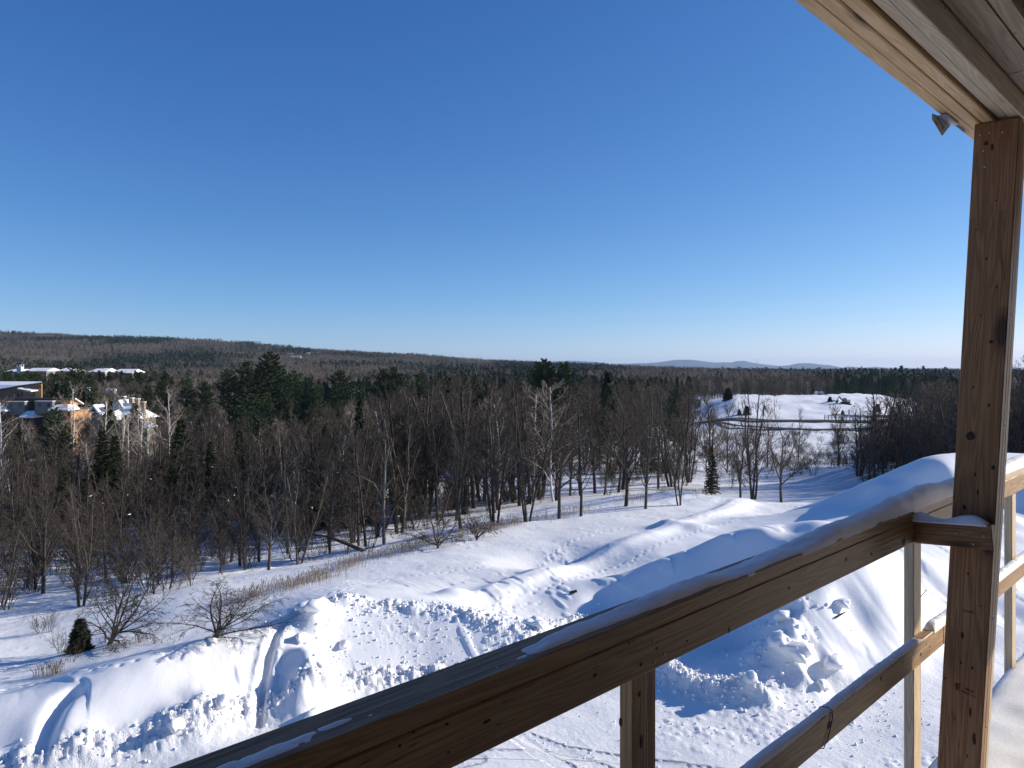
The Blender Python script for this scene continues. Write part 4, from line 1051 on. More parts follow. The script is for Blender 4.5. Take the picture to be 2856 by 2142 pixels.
for (u, vb, vt, lab) in ((2315,1127,1105,'round dark young pine beside the white trailer'),(2447,1150,1124,'dark young pine in front of the small earth bank'),(2082,1157,1130,'young pine at the left side of the snowfield'),(2350,1156,1143,'tiny snow dusted fir by the road'),(2030,1118,1080,'dark fir at the left end of the snowfield'),(2062,1156,1140,'low dark fir left of the young pine')):
    use(hplant('young_fir', YOUNG[u % 2], 3, u, vb, vt, lab, 'tree', sx=1.25))
BIR = [(211,1060,118,'tall white birch in front of the long building'),(10,1100,108,'white birch at the left picture edge'),(340,1090,112,'forked white birch in front of the snowy roofed house'),(283,1100,115,'thin birch left of the house'),(417,1110,116,'straight white birch right of the house'),
 (385,1130,108,'slim leaning birch below the house'),(478,1075,125,'pale forked birch above the broad spruce'),(360,1150,104,'slender birch under the house gable'),(395,1120,122,'thin pale birch behind the straight one'),(160,1120,125,'birch half hidden by the thin pine'),
 (845,1180,120,'small white birch below the big green pine'),(975,1125,135,'pale birch right of the big green pine'),(1010,1130,135,'pale birch under the wide pine'),(730,1190,118,'white stemmed birch below the forward pine'),(1290,1130,140,'pale birch in the centre wood'),(1680,1180,140,'pale birch right of the fan shaped tree')]
for (u, vt, Yd, lab) in BIR: use(farplant('birch_tree', BIRCH[int(u) % 3], 14, u, vt, Yd, lab, 'tree'), 1.2)

# ---- the wood
def dens(u, Y):
    """probability that a tree stands here"""
    edge = np.interp(u, [-400, 0, 200, 300, 600, 900, 1200, 1500, 1750, 1900, 2100, 2300, 2450, 2650, 3000], [44, 47, 43, 41, 44, 50, 64, 81, 95, 101, 103, 111, 88, 80, 76])
    d = sstep(edge-3, edge+3, Y)
    d = d*np.where(u > 1780, .55, 1)*np.where((u > 2420) & (Y < 180), 2.4, 1)
    return np.clip(d, 0, 1)
def free(x, y, r=0):
    for (a, b, c) in USED:
        if abs(a-x) < c and abs(b-y) < c: return False
    return True
BUILD = [(-150,230,150,215),(240,460,148,190)]      # u0,u1,Y0,Y1 kept free for buildings
sp = 3.3; cand = []
yy = 43.0
while yy < 235:
    xx = -1.15*yy
    while xx < 1.1*yy:
        px = xx+random.uniform(-.5, .5)*sp*.9; py = yy+random.uniform(-.5, .5)*sp*.9
        cand.append((px, py)); xx += sp
    yy += sp; sp = 3.3+max(0, yy-80)*.012
C_ = np.array(cand); Uc = CU+C_[:, 0]/C_[:, 1]*F
pd = dens(Uc, C_[:, 1])*(1-clearing(C_[:, 0], C_[:, 1]))
for (u0, u1, y0, y1) in BUILD: pd = np.where((Uc > u0) & (Uc < u1) & (C_[:, 1] > y0-8) & (C_[:, 1] < y1), 0, pd)
keep = rng.random(len(C_)) < pd*.80
C_ = C_[keep]; Uc = Uc[keep]
inview = (Uc > -60) & (Uc < 2920)
order = np.argsort(C_[:, 1]); C_ = C_[order]; Uc = Uc[order]; inview = inview[order]
def topv(u):    # how high in the picture the crowns of the wood reach
    return np.interp(u, [0, 200, 450, 700, 1000, 1300, 1560, 1800, 2100, 2400, 2600, 2860], [1150, 1140, 1125, 1125, 1105, 1060, 1045, 1050, 1070, 1085, 1070, 1010])
ind, rest = [], []
for (px, py), u_, iv in zip(C_, Uc, inview):
    if not free(px, py): continue
    if iv and len(ind) < 262: ind.append((px, py, u_))
    else: rest.append((px, py, u_))
ZONE = [(-100, 480, 'bare trees of the left wood below the birches'), (480, 1000, 'bare trees round the spruces and hemlocks'), (1000, 1450, 'bare trees round the frozen clearing'),
        (1450, 1900, 'bare trees in the middle of the wood'), (1900, 2430, 'scattered bare trees before the snowfield'), (2430, 3100, 'dense dark bare trees at the right')]
ZL = ['grey bare tree of the left wood, brown twigs, standing in shaded snow', 'grey bare tree standing near the dark spruces and hemlocks', 'grey bare tree with dark trunk round the frozen clearing',
      'grey bare tree with brown twigs in the middle of the wood', 'bare tree standing alone on the snow before the snowfield', 'dark bare tree of the dense thicket at the right, behind the mound']
def tree_h(px, py, u_, rnd_):
    zb = g1(px, py)
    fr = np.interp(u_, [600, 1150], [1, 0]); tv = topv(u_)*(1-fr)+fr*max(topv(u_), np.interp(py, [45, 60, 80, 110, 150], [1400, 1330, 1250, 1175, 1130]))
    hmax = CAMZ-(tv-CV)/F*py-zb
    return float(np.clip(min(hmax, 16)*rnd_, 4.5, 17))
n_b = 0
for i, (px, py, u_) in enumerate(ind):
    zi = next(k for k, z_ in enumerate(ZONE) if z_[0] <= u_ < z_[1])
    h = tree_h(px, py, u_, random.uniform(.72, 1.12))
    if u_ > 1900 and u_ < 2430: h *= .85
    bi = py > 78 and random.random() < (.16 if u_ < 1100 else .05)
    o = plant('birch_tree' if bi else 'bare_tree', BIRCH[random.randrange(3)] if bi else BARE[random.randrange(7)], px, py, h*(.9 if bi else 1), 15, ZL[zi], 'tree', group=ZONE[zi][2], sx=random.uniform(.85, 1.5), lean=.10)
# shrubs and saplings
SH = [(60,1640,1460,'reddish thicket of thin stems at the left'),(90,1650,1480,'thin stems beside the reddish thicket'),(20,1700,1560,'low bush in front of the reddish thicket'),(150,1600,1500,'upright thin bush in the shaded hollow'),(135,1765,1690,'sparse bare stems on the snow crest'),
 (170,1820,1740,'few bare stems left of the small fir'),(200,1850,1780,'two thin leaning stems below the small fir'),(110,1770,1700,'sparse twigs on the left snow slope')]
for (u, vb, vt, lab) in SH: hplant('shrub', SHRUB[(u//10) % 4], 3, u, vb, vt, lab, 'shrub', sx=.8)
for k in range(150):
    u_ = random.choice([random.uniform(0, 1000), random.uniform(1000, 1900), random.uniform(1800, 2650), random.uniform(1900, 2650)])
    lo_ = np.interp(u_, [0, 600, 1200, 1700, 1900, 2300, 2650], [56, 66, 78, 96, 102, 100, 92])
    Yd = random.uniform(lo_, lo_+(30 if u_ < 1000 else 60 if u_ < 1850 else 105)); x = (u_-CU)/F*Yd
    if not free(x, Yd): continue
    zi = 0 if u_ < 1000 else 1 if u_ < 1850 else 2
    plant('shrub', SHRUB[k % 4], x, Yd, random.uniform(1.8, 4.2), 3, ('low brown bush between the trunks of the left wood', 'low twiggy bush round the frozen clearing', 'low dark bush scattered on the snow before the road')[zi], 'shrub',
          group=('bushes in the left wood', 'bushes round the frozen clearing', 'bushes before the road')[zi], sx=random.uniform(.9, 1.5), z=g1(x, Yd))

# ---- labels that tell the standing trees apart: column by landmark, then row counted from the front
MARK = [(10,'the white birch at the picture edge'),(100,'the nearest upright limbed tree'),(211,'the tall white birch'),(285,'the larger dark spruce'),(340,'the forked white birch'),(417,'the straight white birch'),(509,'the broad black spruce'),(589,'the small narrow spruce'),
 (665,'the pointed lone spruce'),(755,'the tallest skyline pine'),(880,'the big green pine'),(975,'the pale birch beside green pine'),(1072,'the dead pale trunk'),(1222,'the bushy tree in the grass'),(1285,'the snow forked tree'),(1380,'the dark twin stemmed tree'),(1470,'the straight tree'),(1560,'the fan shaped tree'),
 (1650,'the slender double trunk'),(1745,'the tree topping the horizon'),(1895,'the long boughed tree'),(1985,'the drooping green cedar'),(2080,'the two leaning grey stems'),(2180,'the tree before the far road'),(2315,'the white trailer'),(2447,'the young pine by the bank'),(2560,'the far mound crest'),(2680,'the lumber post'),(2830,'the post, beyond it')]
ORD = ['first', 'second', 'third', 'fourth', 'fifth', 'sixth', 'seventh', 'eighth', 'ninth', 'tenth', 'eleventh', 'twelfth', 'thirteenth', 'fourteenth', 'fifteenth', 'sixteenth', 'seventeenth', 'eighteenth', 'nineteenth', 'twentieth']
def relabel(cat, word):
    cols = {}
    for o in [o for o in COL.objects if o.get('group') and o.get('category') == cat and o.parent is None]:
        u_ = CU+o.location.x/o.location.y*F; mk = min(MARK, key=lambda q: abs(q[0]-u_)); cols.setdefault((mk[1], 'left' if u_ < mk[0] else 'right'), []).append(o)
    for (mk, sd), L in cols.items():
        L.sort(key=lambda o: o.location.y); hs = sorted(o.scale.z for o in L); med = hs[len(hs)//2]
        for i, o in enumerate(L):
            o['label'] = '%s %s, %s from the front, %s of %s' % ('taller' if o.scale.z > med else 'lower', 'pale birch' if o.name.startswith('birch') else word, ORD[min(i, 19)], sd, mk)
relabel('tree', 'bare tree'); relabel('shrub', 'leafless bush')

# ---- instanced stuff: the rest of the wood and the far forest
def library(name, meshes):
    c = bpy.data.collections.new(name)
    for i, ms in enumerate(meshes):
        # join the pieces into one mesh
        bm = bmesh.new()
        mats = []
        for m in ms:
            k = len(mats); mats.append(m.materials[0]); n0 = len(bm.faces); bm.from_mesh(m); bm.faces.ensure_lookup_table()
            for f in bm.faces[n0:]: f.material_index = k
        me = bpy.data.meshes.new('%s_%02d' % (name, i)); bm.to_mesh(me); bm.free()
        for m in mats: me.materials.append(m)
        o = bpy.data.objects.new('%s_%02d' % (name, i), me); c.objects.link(o)
    return c
def scatter(name, coll, pts, idx, rot, scl, label, kind='stuff'):
    me = bpy.data.meshes.new(name); n = len(pts); me.vertices.add(n); me.vertices.foreach_set('co', np.asarray(pts, np.float32).ravel())
    a = me.attributes.new('pick', 'INT', 'POINT'); a.data.foreach_set('value', np.asarray(idx, np.int32))
    a = me.attributes.new('turn', 'FLOAT_VECTOR', 'POINT'); a.data.foreach_set('vector', np.asarray(rot, np.float32).ravel())
    a = me.attributes.new('size', 'FLOAT_VECTOR', 'POINT'); a.data.foreach_set('vector', np.asarray(scl, np.float32).ravel())
    o = obj(name, me)
    ng = bpy.data.node_groups.new(name, 'GeometryNodeTree')
    ng.interface.new_socket('Geometry', in_out='INPUT', socket_type='NodeSocketGeometry'); ng.interface.new_socket('Geometry', in_out='OUTPUT', socket_type='NodeSocketGeometry')
    N_ = ng.nodes; L_ = ng.links
    gi = N_.new('NodeGroupInput'); go = N_.new('NodeGroupOutput'); iop = N_.new('GeometryNodeInstanceOnPoints'); ci = N_.new('GeometryNodeCollectionInfo')
    ci.inputs['Collection'].default_value = coll; ci.inputs['Separate Children'].default_value = True; ci.inputs['Reset Children'].default_value = True
    L_.new(gi.outputs[0], iop.inputs['Points']); L_.new(ci.outputs[0], iop.inputs['Instance']); iop.inputs['Pick Instance'].default_value = True
    def na(nm, t_):
        x_ = N_.new('GeometryNodeInputNamedAttribute'); x_.data_type = t_; x_.inputs['Name'].default_value = nm; return next(s for s in x_.outputs if s.enabled and s.name == 'Attribute')
    L_.new(na('pick', 'INT'), iop.inputs['Instance Index'])
    e2r = N_.new('FunctionNodeEulerToRotation'); L_.new(na('turn', 'FLOAT_VECTOR'), e2r.inputs[0]); L_.new(e2r.outputs[0], iop.inputs['Rotation'])
    L_.new(na('size', 'FLOAT_VECTOR'), iop.inputs['Scale']); L_.new(iop.outputs[0], go.inputs[0])
    md = o.modifiers.new('scatter', 'NODES'); md.node_group = ng
    return tag(o, label, 'wood', kind=kind)
# medium trees for 60..700 m
def light_tree(rs, H, mat, mtw, birch=False):
    rnd = random.Random(rs); tr, cr = [], []
    p = Vector((0, 0, -.5)); n = 5; r0 = .16; pts = [p]
    for i in range(n):
        q = p+Vector((rnd.gauss(0, .15), rnd.gauss(0, .15), H*.9/n)); tr.append((*p, *q, r0*(1-i/n*.8), r0*(1-(i+1)/n*.8))); p = q; pts.append(p)
    for k in range(20):
        t = rnd.uniform(.28, 1); x_ = t*(n-1e-3); i = int(x_); c = pts[i].lerp(pts[i+1], x_-i); az = rnd.random()*6.28
        L = H*.30*(1.15-t*.6)*rnd.uniform(.7, 1.1); d = Vector((math.cos(az)*.6, math.sin(az)*.6, .9)).normalized()
        m1 = c+d*L*.5; e = m1+(d+Vector((0, 0, .35))).normalized()*L*.5; cr.append((*c, *m1, .05, .035)); cr.append((*m1, *e, .035, .02))
        for s in range(9):
            f = rnd.uniform(.2, 1); b = c.lerp(e, f); az2 = rnd.random()*6.28; dd = (d+Vector((math.cos(az2)*.8, math.sin(az2)*.8, rnd.uniform(-.1, .7)))).normalized()
            e2 = b+dd*L*.36; cr.append((*b, *e2, .024, .012))
            for s2 in range(2):
                b2 = b.lerp(e2, rnd.uniform(.3, 1)); d3 = (dd+Vector((rnd.gauss(0, .6), rnd.gauss(0, .6), .4))).normalized(); cr.append((*b2, *(b2+d3*L*.25), .018, .01))
    V, q = prisms(tr, 4); a = npmesh('t', V, Fq=q, mat=mat); V, q = prisms(cr, 3); b = npmesh('c', V, Fq=q, mat=mtw); return [a, b]
LT = [light_tree(200+i, 14, M_birch if i == 4 else M_bark, M_birchtwig if i == 4 else M_twig) for i in range(5)]
def light_conifer(rs, H, mat, wide):
    rg = np.random.default_rng(rs); n = int(H*22); t = rg.random(n)**.8; az = rg.uniform(0, 6.283, n)
    rad = wide*H*np.interp(t, [0, .12, .5, 1], [.5, 1, .72, .04])*rg.uniform(.35, 1.0, n)**.6
    zz = H*(.12+.88*t); P = np.stack([np.cos(az)*rad, np.sin(az)*rad, zz], 1)
    D = np.stack([np.cos(az), np.sin(az), .25+rg.normal(0, .1, n)], 1)
    V, T = blades(P-D*.3, D, .9, .55, .35, 3, rg)
    a = npmesh('c', V, Ft=T, mat=mat); V2, q2 = prisms([(0, 0, -.5, 0, 0, H*.95, H*.013, .03)], 4); return [npmesh('t', V2, Fq=q2, mat=M_bark), a]
LC = [light_conifer(300+i, 16, (M_pine, M_spruce, M_pine)[i], (.17, .13, .20)[i]) for i in range(3)]
TRLIB = library('wood_tree', LT+LC)
# rest of the wood 60..235 m plus 235..700 m
pts, idx, rot, scl = [], [], [], []
for (px, py, u_) in rest:
    h = tree_h(px, py, u_, random.uniform(.6, 1.05)); con = random.random() < (.10 if u_ < 1780 else 0)
    pts.append((px, py, g1(px, py)-.1)); k = random.randrange(5, 8) if con else random.choice([0, 1, 2, 3, 0, 1, 2, 3, 0, 1, 2, 4])
    idx.append(k); s_ = h/14; rot.append((random.gauss(0, .03), random.gauss(0, .03), random.random()*6.28)); scl.append((s_, s_, s_))
n2 = 13000
Yr = np.sqrt(rng.uniform(225**2, 760**2, n2)); Ur = rng.uniform(-900, 3650, n2); Xr = (Ur-CU)/F*Yr
ok = (clearing(Xr, Yr) < .3)
# conifers grow in stands
stand = vn(Xr/60, Yr/90, 44)+.5*vn(Xr/22, Yr/30, 45)
zr_ = ground(Xr, Yr)
for i in range(n2):
    if not ok[i]: continue
    u_ = Ur[i]; lc = stand[i] > (.16 if u_ < 1500 else .12) or (2330 < u_ < 2660 and 432 < Yr[i] < 520 and (Ur[i] < 2520)) 
    if 130 < Yr[i] < 262 and -100 < u_ < 260: lc = True
    h = random.uniform(9, 15)*(1.05 if lc else 1)
    # the long roofs stay visible
    if u_ < 450 and 262 < Yr[i] < 560: h = min(h, max(3, CAMZ-(1041-CV)/F*Yr[i]-zr_[i]))
    if 2600 < u_: h *= 1.0
    pts.append((Xr[i], Yr[i], zr_[i]-.1)); idx.append(random.randrange(5, 8) if lc else random.choice([0, 1, 2, 3, 4])); s_ = h/(16 if lc else 14)
    rot.append((0, 0, random.random()*6.28)); scl.append((s_*1.15, s_*1.15, s_))
for i in range(170):
    u_ = random.uniform(-60, 470); Yd = random.uniform(395, 462); x_ = (u_-CU)/F*Yd; zb_ = float(g1(x_, Yd)); k = random.choice([5, 6, 7, 0, 1, 2])
    hh_ = max(4, CAMZ-(random.uniform(1033, 1046)-CV)/F*Yd-zb_); s_ = hh_/(16 if k > 4 else 14); pts.append((x_, Yd, zb_-.1)); idx.append(k); rot.append((0, 0, random.random()*6.28)); scl.append((s_*1.2, s_*1.2, s_))
scatter('woods', TRLIB, pts, idx, rot, scl, 'brown leafless wood with dark conifers filling the valley behind the nearer trees')
# far forest: patches of crowns
def patch(rs, conif):
    rg = np.random.default_rng(rs); Vs, Ts, off = [], [], 0; bare = []
    cV = []
    for k in range(42):
        x0, y0 = rg.uniform(-24, 24, 2); h = rg.uniform(9, 15)
        if rg.random() < conif:
            n = 34; t = rg.random(n); az = rg.uniform(0, 6.28, n); rad = 2.6*(1.05-t)*rg.uniform(.5, 1, n)
            P = np.stack([x0+np.cos(az)*rad, y0+np.sin(az)*rad, h*(.2+.85*t)], 1); D = np.stack([np.cos(az), np.sin(az), .3+0*az], 1)
            V, T = blades(P, D, 1.7, 1.5, .4, 1, rg); Vs.append(V); Ts.append(T+off); off += len(V)
        else:
            bare.append((x0, y0, -1, x0, y0, h*.8, .22, .08))
            for s in range(16):
                az = rg.uniform(0, 6.28); z0 = h*rg.uniform(.35, .8); L = h*rg.uniform(.16, .30)
                bare.append((x0, y0, z0, x0+math.cos(az)*L*.62, y0+math.sin(az)*L*.62, z0+L, .16, .05))
    V2, q2 = prisms(bare, 3) if bare else (None, None)
    out = []
    if bare: out.append(npmesh('b', V2, Fq=q2, mat=M_fartwig))
    if Vs: out.append(npmesh('c', np.concatenate(Vs), Ft=np.concatenate(Ts), mat=M_farneedle))
    return out
M_fartwig = bark_mat('distant_twigs', (.085, .074, .064), (.14, .122, .105), .05)
M_farneedle = bark_mat('distant_needles', (.018, .028, .018), (.038, .054, .032), .1)
PL = library('forest_patch', [patch(500+i, c) for i, c in enumerate((.04, .10, .3, .55, .85, .95))])
pts, idx, rot, scl = [], [], [], []
yy = 620.0
while yy < 3300:
    st = 30+max(0, (yy-900))*.012; x0 = -1.2*yy; xx = x0
    while xx < 1.15*yy:
        px = xx+random.uniform(-10, 10); py = yy+random.uniform(-10, 10); xx += st
        pts.append((px, py))
    yy += st
P_ = np.array(pts); zz = ground(P_[:, 0], P_[:, 1]); cn = vn(P_[:, 0]/190, P_[:, 1]/300, 61)+.5*vn(P_[:, 0]/60, P_[:, 1]/90, 62)
up_ = CU+P_[:, 0]/P_[:, 1]*F
cn = cn*1.5+.15*sstep(1500, 900, P_[:, 1])*(np.abs(up_-700) < 900)
for i in range(len(P_)):
    c = cn[i]; k = 0 if c < -.12 else 1 if c < .02 else 2 if c < .12 else 3 if c < .2 else 4 if c < .33 else 5
    idx.append(k); s_ = random.uniform(.9, 1.15); scl.append((s_*1.1, s_*1.1, s_*random.choice([.75, .9, 1, 1.15, 1.35]))); rot.append((0, 0, random.random()*6.28))
scatter('far_forest', PL, np.column_stack([P_, zz-.5]), idx, rot, scl, 'mixed brown and dark green forest covering the far ridge and plain')
print('far patches', len(P_)); print('tris', sum(len(m.loops)-2*len(m.polygons) for m in bpy.data.meshes))

# ---- undergrowth: saplings and brush nobody could count
UL = library('undergrowth_plant', [[SHRUB[i][0], SHRUB[i][1]] for i in range(4)])
n3 = 7400
Yr = np.sqrt(rng.uniform(42**2, 215**2, n3)); Ur = rng.uniform(-850, 3500, n3); Xr = (Ur-CU)/F*Yr
pdn = dens(Ur, Yr)*(1-clearing(Xr, Yr))*np.where(Ur > 2420, 1.0, np.where(Ur > 1780, .35, .9))
pdn *= sstep(-.35, .15, vn(Xr/7, Yr/7, 301)+.35*(Ur < 1000))
for (u0, u1, y0, y1) in BUILD: pdn = np.where((Ur > u0) & (Ur < u1) & (Yr > y0-6) & (Yr < y1), 0, pdn)
kp = rng.random(n3) < pdn; nb_ = 900; Yx = rng.uniform(112, 232, nb_); Ux = rng.uniform(1850, 2640, nb_); kb = (vn((Ux-CU)/F*Yx/9, Yx/7, 305)+.25*np.exp(-((Yx-172)/14)**2)+.25*np.exp(-((Yx-215)/10)**2)) > .04
Yr = np.r_[Yr, Yx[kb]]; Xr = np.r_[Xr, ((Ux-CU)/F*Yx)[kb]]; Ur = np.r_[Ur, Ux[kb]]; kp = np.r_[kp, np.ones(int(kb.sum()), bool)]; low_b = np.r_[np.ones(n3), np.full(int(kb.sum()), .55)][kp]
zr_ = ground(Xr, Yr); nn = int(kp.sum())
hs = low_b*rng.uniform(1.4, 5.2, nn)/3*np.where(rng.random(nn) < .5, 1, .6); hs = np.where(Ur[kp] > 2420, hs*1.5, hs)
scatter('undergrowth', UL, np.column_stack([Xr, Yr, zr_])[kp], rng.integers(0, 4, nn), np.column_stack([np.zeros(nn), np.zeros(nn), rng.uniform(0, 6.28, nn)]), np.column_stack([hs*rng.uniform(.6, 1.0, nn)]*2+[hs]), 'tangle of brown saplings and brush between the tree trunks')

# ---- dry grass along the field edge
def grass(name, strip, n, label, hmin, hmax, wid, seed):
    rg = np.random.default_rng(seed); Pp = np.array([hit(*p) for p in strip]); L = np.r_[0, np.cumsum(np.hypot(*np.diff(Pp, axis=0).T))]
    s = rg.uniform(0, L[-1], n); xs = np.interp(s, L, Pp[:, 0]); ys = np.interp(s, L, Pp[:, 1]); wd = rg.normal(0, 1, n)*wid*(.6+.8*np.abs(vn(s*.35, s*0, seed)))
    # spread across the strip (mostly away from the camera)
    tx = np.gradient(Pp[:, 0]); ty = np.gradient(Pp[:, 1]); ang = np.interp(s, L, np.arctan2(ty, tx))
    xs = xs-np.sin(ang)*wd; ys = ys+np.cos(ang)*wd
    keep = (vn(xs*.6, ys*.6, seed+1)+.5*vn(xs*2.2, ys*2.2, seed+2)) > -.12; xs = xs[keep]; ys = ys[keep]; n = len(xs)
    zs = np.array([gz(a, b) for a, b in zip(xs, ys)]); h = rg.uniform(hmin, hmax, n)
    ln = rg.normal(0, .16, (n, 2)); seg = np.column_stack([xs, ys, zs-.05, xs+ln[:, 0]*h*.4, ys+ln[:, 1]*h*.4, zs+h*.55, np.full(n, .007), np.full(n, .006)])
    tip = np.column_stack([seg[:, 3:6], seg[:, 3]+ln[:, 0]*h*.8, seg[:, 4]+ln[:, 1]*h*.8, zs+h, np.full(n, .006), np.full(n, .013)*rg.uniform(.3, 1.6, n)])
    V, q = prisms(np.concatenate([seg, tip]), 3); tag(obj(name, npmesh(name, V, Fq=q, mat=M_grass)), label, 'grass', kind='stuff')
grass('dry_grass', [(640,1690),(760,1655),(860,1625),(950,1590),(1050,1555),(1180,1520),(1300,1495),(1400,1470),(1500,1450)], 3000, 'strip of dry tan grass sticking out of the snow', .2, .65, 1.0, 5)
grass('dry_grass', [(1500,1450),(1620,1428),(1740,1400),(1850,1385),(1960,1378)], 1700, 'dry grass on the field hump', .25, .7, 1.1, 6)
grass('dry_grass', [(100,1890),(150,1885),(175,1875)], 90, 'few dry weeds on the near left snow', .2, .5, .25, 9)

# ================================================================= BUILDINGS AND FAR THINGS
def add_box(bm, x0, x1, y0, y1, z0, z1):
    v = [bm.verts.new(p) for p in ((x0,y0,z0),(x1,y0,z0),(x1,y1,z0),(x0,y1,z0),(x0,y0,z1),(x1,y0,z1),(x1,y1,z1),(x0,y1,z1))]
    for f in ((0,3,2,1),(4,5,6,7),(0,1,5,4),(1,2,6,5),(2,3,7,6),(3,0,4,7)): bm.faces.new([v[i] for i in f])
def bx(name, parent, mat, x0, x1, y0, y1, z0, z1, loc=None):
    bm = bmesh.new(); add_box(bm, x0, x1, y0, y1, z0, z1); me = bpy.data.meshes.new(name); bm.to_mesh(me); bm.free(); me.materials.append(mat)
    return obj(name, me, parent)
def pm(name, parent, mat, verts, faces, thick=0):
    me = bpy.data.meshes.new(name); me.from_pydata([tuple(v) for v in verts], [], faces); me.materials.append(mat); me.update()
    o = obj(name, me, parent)
    if thick: md = o.modifiers.new('thick', 'SOLIDIFY'); md.thickness = thick; md.offset = -1
    return o
M_ochre = simple('ochre_panels', (.50, .28, .13), .7, .08, .5)
M_brownw = simple('brown_siding', (.17, .12, .085), .7, .1, .5)
M_greyw = simple('grey_panels', (.20, .19, .175), .7, .08, .5)
M_dkmetal = simple('dark_fascia', (.05, .042, .038), .5, .1, 1)
M_rust = simple('rust_brown_steel', (.16, .07, .045), .6, .12, 1)
M_stone = simple('grey_stone', (.24, .22, .19), .85, .2, 1)
M_white = simple('white_paint', (.62, .63, .63), .6, .05, 1)
M_glass = simple('dark_glass', (.02, .024, .03), .12, .2, 1, .6)
M_cream = simple('cream_siding', (.42, .37, .29), .8, .1, 1)
M_brick = simple('chimney_brick', (.36, .28, .19), .9, .2, 3)
M_roofs = simple('grey_roof', (.20, .21, .22), .8, .1, 1)
M_asph = simple('dark_road', (.055, .045, .040), .85, .2, .3)
M_roofsnow = snow_mat('roof_snow')

# --- long building at the left, 175 m away, facing the camera
Yb = 172.0; mpp = Yb/F
def bX(u): return (u-CU)*mpp
def bZ(v): return CAMZ-(v-CV)*mpp
gzb = g1(bX(100), Yb+6)
B1 = empty('apartment_building', (0, Yb, 0)); tag(B1, 'long ochre and grey building with snowy porch roofs and brown balconies', 'building')
bx('wall', B1, M_ochre, bX(-160), bX(196), 0, 3, bZ(1145), bZ(1114.5))
bx('wall', B1, M_greyw, bX(-160), bX(170), -.02, 15.9, gzb-1, bZ(1145.2))
bx('wall', B1, M_ochre, bX(170.2), bX(196), .02, 15.9, gzb-1, bZ(1145.2))
bx('fascia', B1, M_dkmetal, bX(-162), bX(206), -1.6, 0.5, bZ(1114.3), bZ(1109.5))
pm('roof', B1, M_roofsnow, [(bX(-162), .6, bZ(1109.6)), (bX(206), .6, bZ(1109.6)), (bX(206)-.5, 5, bZ(1128)), (bX(-162), 5, bZ(1128))], [(0, 1, 2, 3)], .25)
for (u0, u1, v0, v1) in ((43, 94, 1119, 1146), (122, 170, 1118, 1145), (-60, -8, 1120, 1147)):
    bay = bx('bay_box', B1, M_greyw, bX(u0), bX(u1), -3.2, -.03, bZ(v1+8), bZ(v0)); bx('snow_ledge', bay, M_roofsnow, bX(u0-.5), bX(u1+.5), -3.3, 0, bZ(v0)+.01, bZ(v0-1.3))
    for uu in (u0+10, u0+34):
        wn = bx('window', B1, M_glass, bX(uu), bX(uu+7), -3.24, -3.18, bZ(v0+14), bZ(v0+6.5))
        bx('frame', wn, M_dkmetal, bX(uu-.8), bX(uu+7.8), -3.26, -3.23, bZ(v0+6.4), bZ(v0+5.6))
def porch(u0, u1, v0, v1, vb):
    w_ = u1-u0; X0, X1 = bX(u0), bX(u1); zt, ze = bZ(v0), bZ(v1)
    pm('porch_roof', B1, M_roofsnow, [(X0,-5,ze),(X1,-5,ze),(X1,-.1,ze),(X0,-.1,ze),(X0+w_*.18*mpp,-3,zt),(X1-w_*.3*mpp,-3,zt),(X1-w_*.3*mpp,-.1,zt),(X0+w_*.18*mpp,-.1,zt),
        (X0,-5,ze-.28),(X1,-5,ze-.28),(X1,-.1,ze-.28),(X0,-.1,ze-.28)], [(0,1,5,4),(1,2,6,5),(4,5,6,7),(3,0,4,7),(0,8,9,1),(1,9,10,2),(3,11,8,0),(8,11,10,9)])
    bx('fascia', B1, M_rust, X0+.1, X1-.1, -4.9, -.2, ze-.55, ze-.29)
    for uu in (u0+4, u1-8):
        bx('column', B1, M_rust, bX(uu), bX(uu+3), -4.7, -4.45, bZ(vb), ze-.56)
    vv = v1+34
    while vv < vb+1:
        sl = bx('balcony_floor', B1, M_rust, bX(u0+3), bX(u1-4), -4.8, -.03, bZ(vv+1.5), bZ(vv-1)); bx('snow_ledge', sl, M_roofsnow, bX(u0+3), bX(u1-4), -4.82, -4.4, bZ(vv-1)+.005, bZ(vv-2.2))
        bx('balcony_rail', B1, M_rust, bX(u0+4), bX(u1-5), -4.78, -4.7, bZ(vv-10.5), bZ(vv-9.6)); vv += 33
porch(-2, 55, 1129, 1142, 1215); porch(92, 131, 1144, 1158, 1240); porch(171, 225, 1127, 1139, 1262)
for (u0, u1, v0, v1) in ((12, 40, 1150, 1176), (55, 80, 1148, 1173), (135, 162, 1146, 1168), (95, 118, 1163, 1185), (15, 40, 1184, 1208), (58, 80, 1182, 1206), (100, 118, 1195, 1215), (135, 160, 1182, 1204), (200-14, 194, 1150, 1160)):
    wn = bx('window', B1, M_glass, bX(u0), bX(u1), -.10, -.03, bZ(v1), bZ(v0)); bx('frame', wn, M_dkmetal, bX((u0+u1)/2-.5), bX((u0+u1)/2+.5), -.14, -.101, bZ(v1), bZ(v0))
